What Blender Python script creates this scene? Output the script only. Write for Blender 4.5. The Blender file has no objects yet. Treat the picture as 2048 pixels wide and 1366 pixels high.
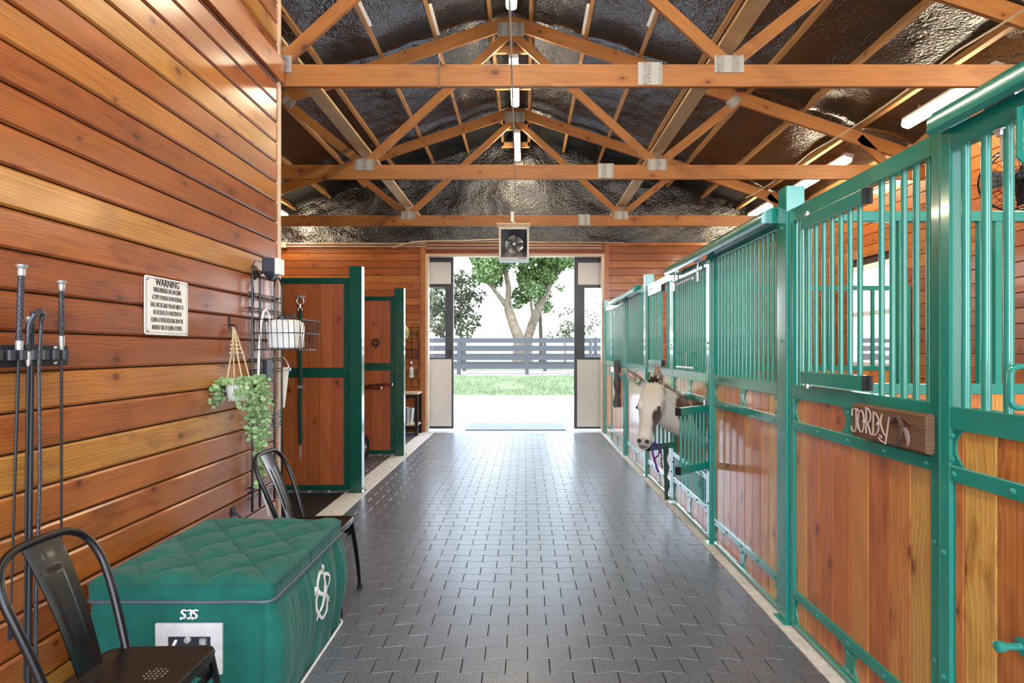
SKY, SUN, EXPO, LAMP = 4.2, 2.2, 1.0, 40
import bpy, math, random
from mathutils import Vector, Matrix, noise
C = bpy.context.scene.collection
random.seed(7)
PI = math.pi
V = Vector
BASE = {}

# ---------------------------------------------------------------- mesh builder
class MB:
    def __init__(s):
        s.v = []; s.f = []; s.u = []
    def add(s, vs, fs, us=None):
        o = len(s.v)
        s.v += [tuple(p) for p in vs]
        for i, f in enumerate(fs):
            s.f.append([o + k for k in f])
            s.u.append(us[i] if us else [(s.v[o + k][0] + s.v[o + k][1] * .7, s.v[o + k][2]) for k in f])
    def prism(s, sec, o, ex, ey, ez, L, cap=True):
        n = len(sec); o = V(o); ou, ov = random.uniform(0, 60), random.uniform(0, 60)
        vs = [o + ex * a + ey * b for a, b in sec] + [o + ex * a + ey * b + ez * L for a, b in sec]
        fs = []; us = []; per = 0
        for i in range(n):
            j = (i + 1) % n
            d = math.hypot(sec[j][0] - sec[i][0], sec[j][1] - sec[i][1])
            fs.append([i, j, n + j, n + i])
            us.append([(ou, ov + per), (ou, ov + per + d), (ou + L, ov + per + d), (ou + L, ov + per)])
            per += d
        if cap:
            fs.append(list(range(n))[::-1]); us.append([(ou + sec[k][0] * .2, ov + sec[k][1]) for k in range(n)][::-1])
            fs.append([n + k for k in range(n)]); us.append([(ou + sec[k][0] * .2, ov + sec[k][1]) for k in range(n)])
        s.add(vs, fs, us)
    def beam(s, p0, p1, w, t, up=(0, 0, 1), ch=.002):
        p0 = V(p0); p1 = V(p1); ez = (p1 - p0); L = ez.length; ez.normalize(); up = V(up)
        if abs(ez.dot(up)) > .98: up = V((0, 1, 0)) if abs(ez.y) < .9 else V((1, 0, 0))
        ex = up.cross(ez).normalized(); ey = ez.cross(ex)
        a, b = w / 2, t / 2; c = min(ch, a * .45, b * .45)
        if c <= 0: sec = [(-a, -b), (a, -b), (a, b), (-a, b)]
        else: sec = [(-a + c, -b), (a - c, -b), (a, -b + c), (a, b - c), (a - c, b), (-a + c, b), (-a, b - c), (-a, -b + c)]
        s.prism(sec, p0, ex, ey, ez, L)
    def box(s, x0, x1, y0, y1, z0, z1, ch=.002, axis=None):
        d = (x1 - x0, y1 - y0, z1 - z0)
        if axis is None: axis = d.index(max(d))
        c = ((x0 + x1) / 2, (y0 + y1) / 2, (z0 + z1) / 2)
        if axis == 0: s.beam((x0, c[1], c[2]), (x1, c[1], c[2]), d[1], d[2], (0, 0, 1), ch)
        elif axis == 1: s.beam((c[0], y0, c[2]), (c[0], y1, c[2]), d[0], d[2], (0, 0, 1), ch)
        else: s.beam((c[0], c[1], z0), (c[0], c[1], z1), d[0], d[1], (0, 1, 0), ch)
    def tube(s, pts, r, n=10, closed=False, cap=True, flat=1.0, up=None):
        pts = [V(p) for p in pts]; m = len(pts)
        rs = r if isinstance(r, (list, tuple)) else [r] * m
        tg = []
        for i in range(m):
            a = pts[(i - 1) % m] if (closed or i > 0) else pts[i]
            b = pts[(i + 1) % m] if (closed or i < m - 1) else pts[i]
            t = (b - a); tg.append(t.normalized() if t.length > 1e-9 else V((0, 0, 1)))
        ref = V(up) if up else (V((0, 0, 1)) if abs(tg[0].z) < .9 else V((1, 0, 0)))
        nx = ref.cross(tg[0]).normalized(); vs = []; per = 0
        for i in range(m):
            nx = (nx - tg[i] * nx.dot(tg[i])).normalized(); ny = tg[i].cross(nx)
            for k in range(n):
                a = 2 * PI * k / n
                vs.append(pts[i] + nx * (math.cos(a) * rs[i]) + ny * (math.sin(a) * rs[i] * flat))
        fs = []
        for i in range(m if closed else m - 1):
            j = (i + 1) % m
            for k in range(n):
                l = (k + 1) % n
                fs.append([i * n + k, i * n + l, j * n + l, j * n + k])
        if cap and not closed:
            fs.append(list(range(n))[::-1]); fs.append([(m - 1) * n + k for k in range(n)])
        s.add(vs, fs)
    def lathe(s, prof, c, n=24, ax=(0, 0, 1), cap=True):
        ax = V(ax).normalized(); ref = V((1, 0, 0)) if abs(ax.x) < .9 else V((0, 1, 0))
        ex = ax.cross(ref).normalized(); ey = ax.cross(ex); c = V(c); vs = []; m = len(prof)
        for r, h in prof:
            for k in range(n):
                a = 2 * PI * k / n
                vs.append(c + ax * h + ex * (r * math.cos(a)) + ey * (r * math.sin(a)))
        fs = []
        for i in range(m - 1):
            for k in range(n):
                l = (k + 1) % n
                fs.append([i * n + k, i * n + l, (i + 1) * n + l, (i + 1) * n + k])
        if cap:
            fs.append(list(range(n))[::-1]); fs.append([(m - 1) * n + k for k in range(n)])
        s.add(vs, fs)
    def ell(s, c, rx, ry, rz, n=16, m=10, rot=None):
        vs = []; c = V(c)
        for i in range(m + 1):
            t = PI * i / m
            for k in range(n):
                a = 2 * PI * k / n
                p = V((rx * math.sin(t) * math.cos(a), ry * math.sin(t) * math.sin(a), rz * math.cos(t)))
                if rot is not None: p = rot @ p
                vs.append(c + p)
        fs = []
        for i in range(m):
            for k in range(n):
                l = (k + 1) % n
                fs.append([i * n + k, (i + 1) * n + k, (i + 1) * n + l, i * n + l])
        s.add(vs, fs)
    def extr(s, out, o, ex, ey, t):
        ex = V(ex).normalized(); ey = V(ey).normalized(); ez = ex.cross(ey)
        s.prism(out, o, ex, ey, ez, t)
    def grid(s, fn, nu, nv, closeu=False):
        vs = []; us = []
        for j in range(nv + 1):
            for i in range(nu + (0 if closeu else 1)):
                vs.append(fn(i / nu, j / nv))
        w = nu if closeu else nu + 1
        fs = []
        for j in range(nv):
            for i in range(nu):
                i2 = (i + 1) % w if closeu else i + 1
                fs.append([j * w + i, j * w + i2, (j + 1) * w + i2, (j + 1) * w + i])
        s.add(vs, fs)
    def loft(s, rings):
        n = len(rings[0]); vs = [p for r in rings for p in r]; fs = []
        for i in range(len(rings) - 1):
            for k in range(n):
                l = (k + 1) % n
                fs.append([i * n + k, i * n + l, (i + 1) * n + l, (i + 1) * n + k])
        fs.append(list(range(n))[::-1]); fs.append([(len(rings) - 1) * n + k for k in range(n)])
        s.add(vs, fs)

def mk(name, mb, mat, base=(0, 0, 0), ang=35):
    me = bpy.data.meshes.new(name)
    b = V(base)
    me.from_pydata([tuple(V(p) - b) for p in mb.v], [], mb.f)
    ul = me.uv_layers.new(name='UVMap')
    flat = [c for f in mb.u for uv in f for c in uv]
    ul.data.foreach_set('uv', flat)
    if ang:
        me.polygons.foreach_set('use_smooth', [True] * len(me.polygons))
        me.set_sharp_from_angle(angle=math.radians(ang))
    if mat: me.materials.append(mat)
    me.update()
    return me

def thing(name, label, cat, loc, group=None):
    o = bpy.data.objects.new(name, None); C.objects.link(o)
    o.empty_display_size = .1
    o.location = loc; BASE[o.name] = V(loc)
    o['label'] = label; o['category'] = cat
    if group: o['group'] = group
    return o
def part(name, mb, mat, parent, label=None, ang=35, loc=None):
    b = BASE[parent.name]
    me = mb if isinstance(mb, bpy.types.Mesh) else mk(name, mb, mat, b if loc is None else (0, 0, 0), ang)
    o = bpy.data.objects.new(name, me); C.objects.link(o); o.parent = parent
    if loc is not None: o.location = V(loc) - b
    BASE[o.name] = b
    if label: o['label'] = label
    return o
def dups(o, locs):                       # copies of one part at other places (shared mesh)
    b = BASE[o.parent.name]
    for l in locs:
        c = o.copy(); C.objects.link(c); c.location = V(l) - b; BASE[c.name] = b
def many(name, mesh, mat, parent, locs, label=None):
    """one part per place, sharing a mesh built around the origin"""
    if not isinstance(mesh, bpy.types.Mesh): mesh = mk(name, mesh, mat)
    o = part(name, mesh, None, parent, label, loc=locs[0]); dups(o, locs[1:]); return o
def solo(name, mb, mat, label, cat, group=None, ang=35, kind=None):
    xs = [p[0] for p in mb.v]; ys = [p[1] for p in mb.v]; zs = [p[2] for p in mb.v]
    b = ((min(xs) + max(xs)) / 2, (min(ys) + max(ys)) / 2, min(zs))
    o = bpy.data.objects.new(name, mk(name, mb, mat, b, ang)); C.objects.link(o)
    o.location = b; BASE[o.name] = V(b)
    if kind: o['kind'] = kind
    if label: o['label'] = label
    if cat: o['category'] = cat
    if group: o['group'] = group
    return o
def struct(name, mb, mat, label=None, cat=None, ang=35):
    o = bpy.data.objects.new(name, mk(name, mb, mat, (0, 0, 0), ang)); C.objects.link(o)
    o['kind'] = 'structure'; BASE[o.name] = V((0, 0, 0))
    if label: o['label'] = label
    if cat: o['category'] = cat
    return o
def copy_tree(root, delta, label, group=None):
    m = {}
    r = root.copy(); C.objects.link(r); r.location = root.location + V(delta); BASE[r.name] = V(r.location)
    r['label'] = label
    if group: r['group'] = group
    for ch in list(root.children):
        c = ch.copy(); C.objects.link(c); c.parent = r; BASE[c.name] = BASE[r.name]
        for g in list(ch.children):
            d = g.copy(); C.objects.link(d); d.parent = c; BASE[d.name] = BASE[r.name]
    return r

# ---------------------------------------------------------------- materials
def lin(c):
    if isinstance(c, str):
        c = [int(c[i:i + 2], 16) / 255 for i in (0, 2, 4)]
        c = [x / 12.92 if x < .04045 else ((x + .055) / 1.055) ** 2.4 for x in c]
    return (*c, 1)
class NT:
    def __init__(s, name):
        s.m = bpy.data.materials.new(name); s.m.use_nodes = True
        s.t = s.m.node_tree; s.n = s.t.nodes; s.l = s.t.links; s.n.clear()
        s.out = s.n.new('ShaderNodeOutputMaterial'); s.p = s.n.new('ShaderNodeBsdfPrincipled')
        s.l.new(s.p.outputs[0], s.out.inputs[0])
    def new(s, t, **kw):
        n = s.n.new(t)
        for k, v in kw.items(): setattr(n, k, v)
        return n
    def set(s, sock, v):
        if hasattr(v, 'is_output') or isinstance(v, bpy.types.NodeSocket): s.l.new(v, sock)
        else: sock.default_value = v
    def math(s, op, a, b=None, c=None, clamp=False):
        n = s.new('ShaderNodeMath', operation=op, use_clamp=clamp)
        for i, x in enumerate((a, b, c)):
            if x is not None: s.set(n.inputs[i], x)
        return n.outputs[0]
    def mix(s, f, a, b, blend='MIX'):
        n = s.new('ShaderNodeMix', data_type='RGBA', blend_type=blend)
        s.set(n.inputs[0], f); s.set(n.inputs[6], a); s.set(n.inputs[7], b)
        return n.outputs[2]
    def noise(s, vec, scale, detail=3, rough=.5, dist=0, dim='3D'):
        n = s.new('ShaderNodeTexNoise', noise_dimensions=dim)
        if vec is not None: s.l.new(vec, n.inputs['Vector'])
        n.inputs['Scale'].default_value = scale; n.inputs['Detail'].default_value = detail
        n.inputs['Roughness'].default_value = rough; n.inputs['Distortion'].default_value = dist
        return n.outputs[0]
    def scale(s, vec, sc):
        n = s.new('ShaderNodeMapping'); s.l.new(vec, n.inputs[0]); n.inputs['Scale'].default_value = sc
        return n.outputs[0]
    def ramp(s, f, stops):
        n = s.new('ShaderNodeValToRGB'); e = n.color_ramp.elements
        while len(e) < len(stops): e.new(.5)
        for i, (p, c) in enumerate(stops):
            e[i].position = p; e[i].color = c if len(c) == 4 else (*c, 1)
        s.set(n.inputs[0], f); return n.outputs[0]
    def mrange(s, v, a, b, c=0, d=1):
        n = s.new('ShaderNodeMapRange'); s.set(n.inputs[0], v)
        for i, x in enumerate((a, b, c, d)): n.inputs[1 + i].default_value = x
        return n.outputs[0]
    def bump(s, h, st=.3, dist=.01):
        n = s.new('ShaderNodeBump'); n.inputs['Strength'].default_value = st; n.inputs['Distance'].default_value = dist
        s.l.new(h, n.inputs['Height']); s.l.new(n.outputs[0], s.p.inputs['Normal'])
    def P(s, **kw):
        for k, v in kw.items():
            s.set(s.p.inputs[{'col': 'Base Color', 'rough': 'Roughness', 'metal': 'Metallic', 'spec': 'Specular IOR Level', 'coat': 'Coat Weight', 'cr': 'Coat Roughness', 'em': 'Emission Color', 'es': 'Emission Strength', 'tr': 'Transmission Weight', 'sheen': 'Sheen Weight', 'ior': 'IOR'}[k]], v)
        return s
def plain(name, c, rough=.5, metal=0, var=.12, scale=6, spec=.5, coat=0, bump=0):
    t = NT(name); tc = t.new('ShaderNodeTexCoord')
    n = t.noise(tc.outputs['Object'], scale, 4, .6)
    c = lin(c)
    k = t.mrange(n, .3, .7, 1 - var, 1 + var)
    col = t.new('ShaderNodeVectorMath', operation='SCALE'); col.inputs[0].default_value = c[:3]; t.l.new(k, col.inputs['Scale'])
    t.P(col=col.outputs[0], rough=t.mrange(n, .3, .7, max(rough - .06, .02), rough + .06), metal=metal, spec=spec, coat=coat, cr=.08)
    if bump: t.bump(t.noise(tc.outputs['Object'], scale * 14, 2), bump, .004)
    return t.m
def wood(name, tones, rough=.38, coat=.0, knots=.6, ring=1.0, contrast=1.0, mottled=.25, cr=.11):
    """tones: list of board tones (linear rgb), one picked per board"""
    t = NT(name); uv = t.new('ShaderNodeTexCoord').outputs['UV']
    rnd = t.new('ShaderNodeNewGeometry').outputs['Random Per Island']
    # knots: sparse points that bend the grain
    kv = t.new('ShaderNodeTexVoronoi', voronoi_dimensions='2D', feature='F1')
    t.l.new(t.scale(uv, (1.5, 6.0, 1)), kv.inputs['Vector']); kv.inputs['Scale'].default_value = 1.0
    sep = t.new('ShaderNodeSeparateColor'); t.l.new(kv.outputs['Color'], sep.inputs[0])
    has = t.math('GREATER_THAN', sep.outputs[0], 1 - knots)
    df = t.new('ShaderNodeVectorMath', operation='SUBTRACT'); t.l.new(t.scale(uv, (1.5, 6.0, 1)), df.inputs[0]); t.l.new(kv.outputs['Position'], df.inputs[1])
    sc_ = t.new('ShaderNodeVectorMath', operation='MULTIPLY'); t.l.new(df.outputs[0], sc_.inputs[0]); sc_.inputs[1].default_value = (.42, .1667, 0)
    ln = t.new('ShaderNodeVectorMath', operation='LENGTH'); t.l.new(sc_.outputs[0], ln.inputs[0])
    kd = t.math('DIVIDE', ln.outputs['Value'], t.math('ADD', .65, t.math('MULTIPLY', sep.outputs[1], 1.1)))
    near = t.math('MULTIPLY', t.mrange(kd, .008, .075, 1, 0), has)
    bend = t.math('MULTIPLY', near, .022)
    sx = t.new('ShaderNodeSeparateXYZ'); t.l.new(uv, sx.inputs[0])
    vv = t.math('ADD', sx.outputs[1], bend)
    cx = t.new('ShaderNodeCombineXYZ'); t.l.new(sx.outputs[0], cx.inputs[0]); t.l.new(vv, cx.inputs[1])
    g = cx.outputs[0]
    w = t.new('ShaderNodeTexWave', wave_type='BANDS', bands_direction='Y', wave_profile='SAW')
    t.l.new(t.scale(g, (.22, 1, 1)), w.inputs['Vector'])
    w.inputs['Scale'].default_value = 22 * ring; w.inputs['Distortion'].default_value = 4.2
    w.inputs['Detail'].default_value = 2; w.inputs['Detail Scale'].default_value = .3; w.inputs['Detail Roughness'].default_value = .4
    fine = t.noise(t.scale(g, (2.2, 85, 1)), 1, 4, .65)
    blot = t.noise(t.scale(uv, (1.6, 5, 1)), 1, 3, .55, 1.2)
    mott = t.noise(t.scale(uv, (5, 15, 1)), 1, 3, .55, .5)
    stops = []
    for i, c in enumerate(tones): stops.append(((i + .0) / len(tones), (*c, 1)))
    base = t.new('ShaderNodeValToRGB'); base.color_ramp.interpolation = 'CONSTANT'
    e = base.color_ramp.elements
    while len(e) < len(stops): e.new(.5)
    for i, (p, c) in enumerate(stops): e[i].position = p; e[i].color = c
    t.l.new(rnd, base.inputs[0])
    c = base.outputs[0]
    def dark(c, f, k):
        return t.mix(f, c, tuple(k) + (1,), 'MULTIPLY')
    c = dark(c, t.math('MULTIPLY', w.outputs[1], .55 * contrast), (.50, .36, .26))
    c = dark(c, t.mrange(fine, .45, .75, 0, .75 * contrast), (.58, .42, .32))
    c = t.mix(t.mrange(blot, .5, .78, 0, .55), c, (1.45, 1.38, 1.2, 1), 'MULTIPLY')
    c = dark(c, t.mrange(blot, .25, .46, .5, 0), (.58, .46, .38))
    mk_ = t.math('MULTIPLY', t.mrange(mott, .50, .74, 0, 1), t.math('GREATER_THAN', t.math('FRACT', t.math('MULTIPLY', rnd, 7.31)), 1 - mottled))
    c = dark(c, t.math('MULTIPLY', mk_, .7), (.45, .30, .18))
    core = t.math('MULTIPLY', t.mrange(kd, .006, .015, 1, 0), has)
    halo = t.math('MULTIPLY', t.mrange(kd, .010, .045, 1, 0), has)
    c = dark(c, t.math('MULTIPLY', halo, .55), (.62, .42, .30))
    c = dark(c, t.math('MULTIPLY', core, .85), (.30, .17, .11))
    t.P(col=c, rough=t.mrange(fine, .3, .7, rough - .05, rough + .1), spec=.5, coat=coat, cr=cr)
    t.bump(t.math('ADD', fine, t.math('MULTIPLY', w.outputs[1], .4)), .12, .002)
    return t.m
def glassy(name, tint=(1, 1, 1), refl=.12, r=.02):
    t = NT(name); t.n.remove(t.p)
    tr = t.new('ShaderNodeBsdfTransparent'); tr.inputs[0].default_value = (*tint, 1)
    gl = t.new('ShaderNodeBsdfGlossy'); gl.inputs['Roughness'].default_value = r
    lw = t.new('ShaderNodeLayerWeight'); fr = t.mrange(t.math('POWER', lw.outputs['Facing'], 4), 0, 1, .05, .85)
    mx = t.new('ShaderNodeMixShader'); t.l.new(fr, mx.inputs[0]); t.l.new(tr.outputs[0], mx.inputs[1]); t.l.new(gl.outputs[0], mx.inputs[2])
    t.l.new(mx.outputs[0], t.out.inputs[0]); return t.m
def emis(name, c, st):
    t = NT(name); t.P(col=(.9, .88, .8, 1), em=(*c, 1), es=st, rough=.4); return t.m

M = {}
M['wall'] = wood('varnished_wall_boards', [(.38, .112, .019), (.45, .150, .025), (.34, .090, .016), (.49, .195, .034), (.41, .125, .021), (.355, .098, .018), (.54, .26, .046), (.43, .138, .024)], .34, .75, .75, 1.0, 1.1, .3, .19)
M['gable'] = wood('varnished_gable_boards', [(.44, .145, .030), (.39, .118, .025), (.49, .185, .040), (.35, .102, .023), (.45, .150, .032)], .36, .25, .5, 1.0, 1.0, .1)
M['truss'] = wood('truss_lumber', [(.39, .152, .033), (.35, .128, .027), (.42, .172, .040), (.33, .117, .024)], .5, 0, .6, .9, .9, .05)
M['purlin'] = wood('purlin_lumber', [(.52, .30, .12), (.46, .25, .095), (.58, .37, .17)], .6, 0, .5, .9, .6, .1)
M['pale'] = wood('pale_brace_lumber', [(.66, .47, .27), (.62, .42, .22)], .6, 0, .5, .9, .5, .1)
M['plank'] = wood('stall_planks', [(.70, .275, .062), (.63, .200, .042), (.74, .36, .082), (.67, .235, .052), (.76, .46, .11), (.59, .175, .038), (.72, .31, .070)], .36, .8, .8, .8, .95, .45)
M['golden'] = wood('golden_door_planks', [(.74, .42, .090), (.62, .235, .050), (.76, .46, .105), (.68, .30, .066), (.78, .50, .12)], .36, .7, .9, .7, .95, .65)
M['wash'] = wood('wash_bay_planks', [(.46, .135, .037), (.40, .105, .028), (.50, .175, .049), (.37, .09, .026), (.62, .33, .10), (.44, .12, .036)], .4, .1, .6, .8, .8, .2)
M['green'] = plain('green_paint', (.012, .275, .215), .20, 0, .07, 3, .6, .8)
M['green_shaded'] = plain('shaded_green_paint', (.005, .070, .046), .24, 0, .07, 3, .6, .6)  # stall green with the dimmer light of the left bays put into the colour
M['black'] = plain('black_metal', (.006, .006, .008), .30, 0, .15, 5, .45, .08)
M['blackplastic'] = plain('black_plastic', (.014, .015, .019), .42, 0, .15, 8)
M['navy'] = plain('dark_blue_plastic', (.022, .028, .045), .4)
M['rubber'] = plain('black_rubber', (.013, .013, .014), .7, 0, .3, 12, .4, 0, .4)
M['steel'] = plain('galvanised_steel', (.56, .56, .54), .36, .85, .12, 20)
M['zinc'] = plain('zinc_bolt', (.72, .73, .72), .3, .7)
M['whitepl'] = plain('white_plastic', (.80, .80, .78), .35)
M['white'] = plain('white_paint', (.86, .86, .85), .45, 0, .05)
M['cream'] = plain('cream_panel', (.74, .71, .66), .5, 0, .04)
M['doorframe'] = plain('dark_bronze_frame', (.045, .045, .05), .4)
M['concrete'] = plain('concrete_curb', (.70, .66, .60), .75, 0, .16, 18, .3, 0, .3)
M['rope'] = plain('natural_rope', (.60, .46, .28), .8)
M['strapgreen'] = plain('dark_green_webbing', (.012, .045, .030), .7)
M['brown'] = plain('dark_leather', (.045, .022, .012), .5)
M['redgrip'] = plain('dark_red_grip', (.10, .018, .014), .4)
M['purple'] = plain('purple_webbing', (.09, .03, .26), .6)
M['glass'] = glassy('window_glass')
M['tape'] = plain('cream_trim', (.66, .50, .36), .4)
M['fence'] = plain('fence_paint', (.040, .041, .046), .6)
M['matgrey'] = plain('grey_ridged_mat', (.16, .165, .165), .7, 0, .2, 12)
M['conduit'] = plain('grey_conduit', (.52, .47, .40), .4, .2)
M['lampoff'] = plain('lamp_housing', (.70, .68, .62), .5)
M['lamp'] = emis('tube_diffuser', (1, .84, .58), LAMP)
M['cable'] = plain('pale_cable', (.62, .52, .38), .6)
# ---------------------------------------------------------------- geometry constants (metres, camera at x=0,y=0,z=1.45 looking +Y)
F = 1190.0; VX, VY, CZ = 1050.0, 700.0, 1.45
XR = 4.46; XL = -4.78; XC = -.16; YE = 10.5; YB = -2.6
XW = -1.77; YW = 4.28
def roof(x): return 5.31 - abs(x - XC) / 3

# ---------------------------------------------------------------- floor: interlocking wavy pavers
def floor_mat():
    t = NT('rubber_pavers'); tc = t.new('ShaderNodeTexCoord').outputs['Object']
    rnd = t.new('ShaderNodeNewGeometry').outputs['Random Per Island']
    n = t.noise(tc, 120, 3, .8); b = t.noise(tc, 1.3, 3)
    c = t.mix(t.mrange(n, .36, .64), (.025, .027, .034, 1), (.185, .196, .228, 1))
    c = t.mix(t.mrange(rnd, 0, 1, 0, .5), c, (.78, .78, .80, 1), 'MULTIPLY')
    c = t.mix(t.mrange(b, .35, .65, 0, .35), c, (1.5, 1.5, 1.5, 1), 'MULTIPLY')
    t.P(col=c, rough=t.mrange(n, .3, .7, .40, .56), spec=.6, coat=.85, cr=.27)
    t.bump(n, .22, .004); return t.m
PW, PH, PD = .202, .1172, .0075
def wave(u):                                     # trapezoid wave, +1 at integers, -1 at half integers
    x = abs((u + .5) % 1 - .5)
    return 1 if x < .14 else (-1 if x > .36 else 1 - 2 * (x - .14) / .22)
KN = [-.5, -.36, -.14, .0, .14, .36, .5]
mb = MB()
x_lo, x_hi = -1.60, 1.33
def paver(mb, r, u0, zt, xl, xh, ylim=None):
    g = .0016
    def bd(n, u): return 2.675 + n * PH + PD * wave(u - n / 2)
    us = [u0 + k for k in (0, .14, .36, .5, .64, .86, 1)]
    bot = [(u, bd(r, u)) for u in us]; top = [(u, bd(r + 1, u)) for u in us]
    o = []
    for i, (u, y) in enumerate(bot): o.append((-.19 + u * PW + (g if i == 0 else (-g if i == 6 else 0)), y + g))
    for i, (u, y) in reversed(list(enumerate(top))): o.append((-.19 + u * PW + (g if i == 0 else (-g if i == 6 else 0)), y - g))
    o = [(min(max(x, xl), xh), y) for x, y in o]
    if max(p[0] for p in o) - min(p[0] for p in o) < .012: return
    cx = sum(p[0] for p in o) / len(o); cy = sum(p[1] for p in o) / len(o)
    inn = []
    for x, y in o:
        inn.append((x + (.0015 if x < cx else -.0015), y + (.0015 if y < cy else -.0015), zt))
    n = len(o)
    jz = random.uniform(-.0008, .0008)
    vs = [(x, y, zt - .0022 + jz) for x, y in o] + [(x, y, zt + jz) for x, y, _ in inn] + [(x, y, -.02) for x, y in o]
    fs = [[i, (i + 1) % n, n + (i + 1) % n, n + i] for i in range(n)] + [list(range(n, 2 * n))] + [[2 * n + i, 2 * n + (i + 1) % n, (i + 1) % n, i] for i in range(n)]
    mb.add(vs, fs)
def pave(mb, xl, xh, ya, yb):
    for r in range(int((ya - 2.675) / PH) , int((yb - 2.675) / PH)):
        off = (r + 1) / 2.0
        k0 = int((xl + .19) / PW) - 2; k1 = int((xh + .19) / PW) + 2
        for k in range(k0, k1):
            u0 = k + (off % 1)
            a = -.19 + u0 * PW; b = a + PW
            if b < xl or a > xh: continue
            paver(mb, r, u0, 0.0, xl, xh)
pave(mb, x_lo, x_hi, -2.5, 10.48)
MF = floor_mat()
M['paver'] = MF
struct('floor', mb, MF, 'dark grey interlocking wavy rubber pavers down the aisle', 'floor', 25)
mb = MB(); mb.box(XL, XR, YB, 10.46, -.12, -.012, 0)
M['subfloor'] = plain('dark_floor_base', (.014, .014, .015), .8, 0, .3, 10)
struct('floor_base', mb, M['subfloor'])
mb = MB(); pave(mb, XL, -1.83, 6.15, 10.4)
struct('floor_grooming_bays', mb, MF, 'dark pavers in the open bays behind the green posts', 'floor', 25)
mb = MB(); mb.box(XL, -1.83, YW + .12, 6.0, -.02, .004, .002)
struct('floor_wash_bay', mb, M['rubber'], 'black rubber matting in the nearest open bay', 'floor')
mb = MB(); mb.box(-1.83, -1.60, YB, YE, -.08, .006, .004, 1)
struct('trim_1', mb, M['concrete'], 'pale concrete curb strip under the green bay posts', 'curb')
mb = MB(); mb.box(1.33, 1.53, YB, YE, -.08, .006, .004, 1)
struct('trim_2', mb, M['concrete'], 'pale concrete curb strip along the green stall fronts', 'curb')
M['bedding'] = plain('stall_bedding', (.20, .145, .085), .9, 0, .4, 25, .2, 0, .6)
mb = MB(); mb.box(1.53, XR, YB, YE, -.05, .0, .001)
struct('floor_stalls', mb, M['bedding'])

# ---------------------------------------------------------------- boarded walls
def boards(mb, plane, c, a0, a1, z0, z1, pitch, zoff, th=.018, holes=(), out=1, joints=True, ch=.006, gap=.0022, top=None):
    """horizontal boards on a plane: plane 'x' (wall at x=c running along y) or 'y' (wall at y=c running along x)"""
    k = math.floor((z0 - zoff) / pitch)
    while zoff + k * pitch < z1 - .005:
        zb = max(zoff + k * pitch, z0); zt = min(zoff + (k + 1) * pitch, z1); k += 1
        if zt - zb < .012: continue
        segs = [(a0, a1)]
        for (h0, h1, hz0, hz1) in holes:
            if zb < hz1 - .004 and zt > hz0 + .004:
                ns = []
                for s0, s1 in segs:
                    if h0 > s0: ns.append((s0, min(h0, s1)))
                    if h1 < s1: ns.append((max(h1, s0), s1))
                segs = [q for q in ns if q[1] - q[0] > .01]
        for s0, s1 in segs:
            cuts = [s0]
            if joints and s1 - s0 > 3.5:
                x = s0 + random.uniform(1.2, 3.4)
                while x < s1 - .6: cuts.append(x); x += random.uniform(2.2, 3.8)
            cuts.append(s1)
            for q0, q1 in zip(cuts, cuts[1:]):
                if top: zt2 = zt
                cl = min(ch, th * .5)
                zz0, zz1 = zb + gap, zt - gap
                # section: back edge flat, room face chamfered
                sec = [(0, zz0), (th - cl, zz0), (th, zz0 + cl), (th, zz1 - cl), (th - cl, zz1), (0, zz1)]
                if plane == 'x':
                    mb.prism(sec if out > 0 else [(-a, b) for a, b in sec][::-1], (c, q0, 0), V((1, 0, 0)), V((0, 0, 1)), V((0, 1, 0)), q1 - q0)
                else:
                    mb.prism([(-a, b) for a, b in sec][::-1] if out < 0 else sec, (q0, c, 0), V((0, 1, 0)), V((0, 0, 1)), V((1, 0, 0)), q1 - q0)

# left wall (tack room side) running to its end at YW
mb = MB()
boards(mb, 'x', XW - .018, YB, YW - .02, .02, 3.375, .1416, 1.797 - .1416 * 20, .018, ch=.0105, gap=.0035, joints=False)
boards(mb, 'x', XW - .018, YB, YW - .02, 3.56, 4.74, .1416, 1.797 - .1416 * 20, .018, ch=.0105, gap=.0035)
struct('wall_left', mb, M['wall'], 'tall varnished wall of horizontal boards on the left of the aisle', 'wall', 25)
mb = MB(); mb.box(XW - .12, XW - .02, YB, YW - .005, 0, 4.76, 0)
M['dark'] = plain('dark_backing', (.03, .014, .008), .8)
struct('wall_left_core', mb, M['dark'])
mb = MB(); mb.box(XW - .04, XW + .012, YW - .022, YW + .012, 0, 4.70, .003, 2)
struct('trim_3', mb, M['tape'], 'pale corner trim up the open end of the boarded wall', 'trim')
mb = MB(); mb.box(XW, XW + .035, YB, YW + .01, 3.37, 3.535, .003, 1)
struct('trim_4', mb, M['wall'], 'board ledger along the top of the boarded wall', 'trim')
mb = MB(); mb.box(XL, XW - .04, YW - .1, YW, 0, 4.7, 0)
struct('wall_tack_room', mb, M['dark'])

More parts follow.
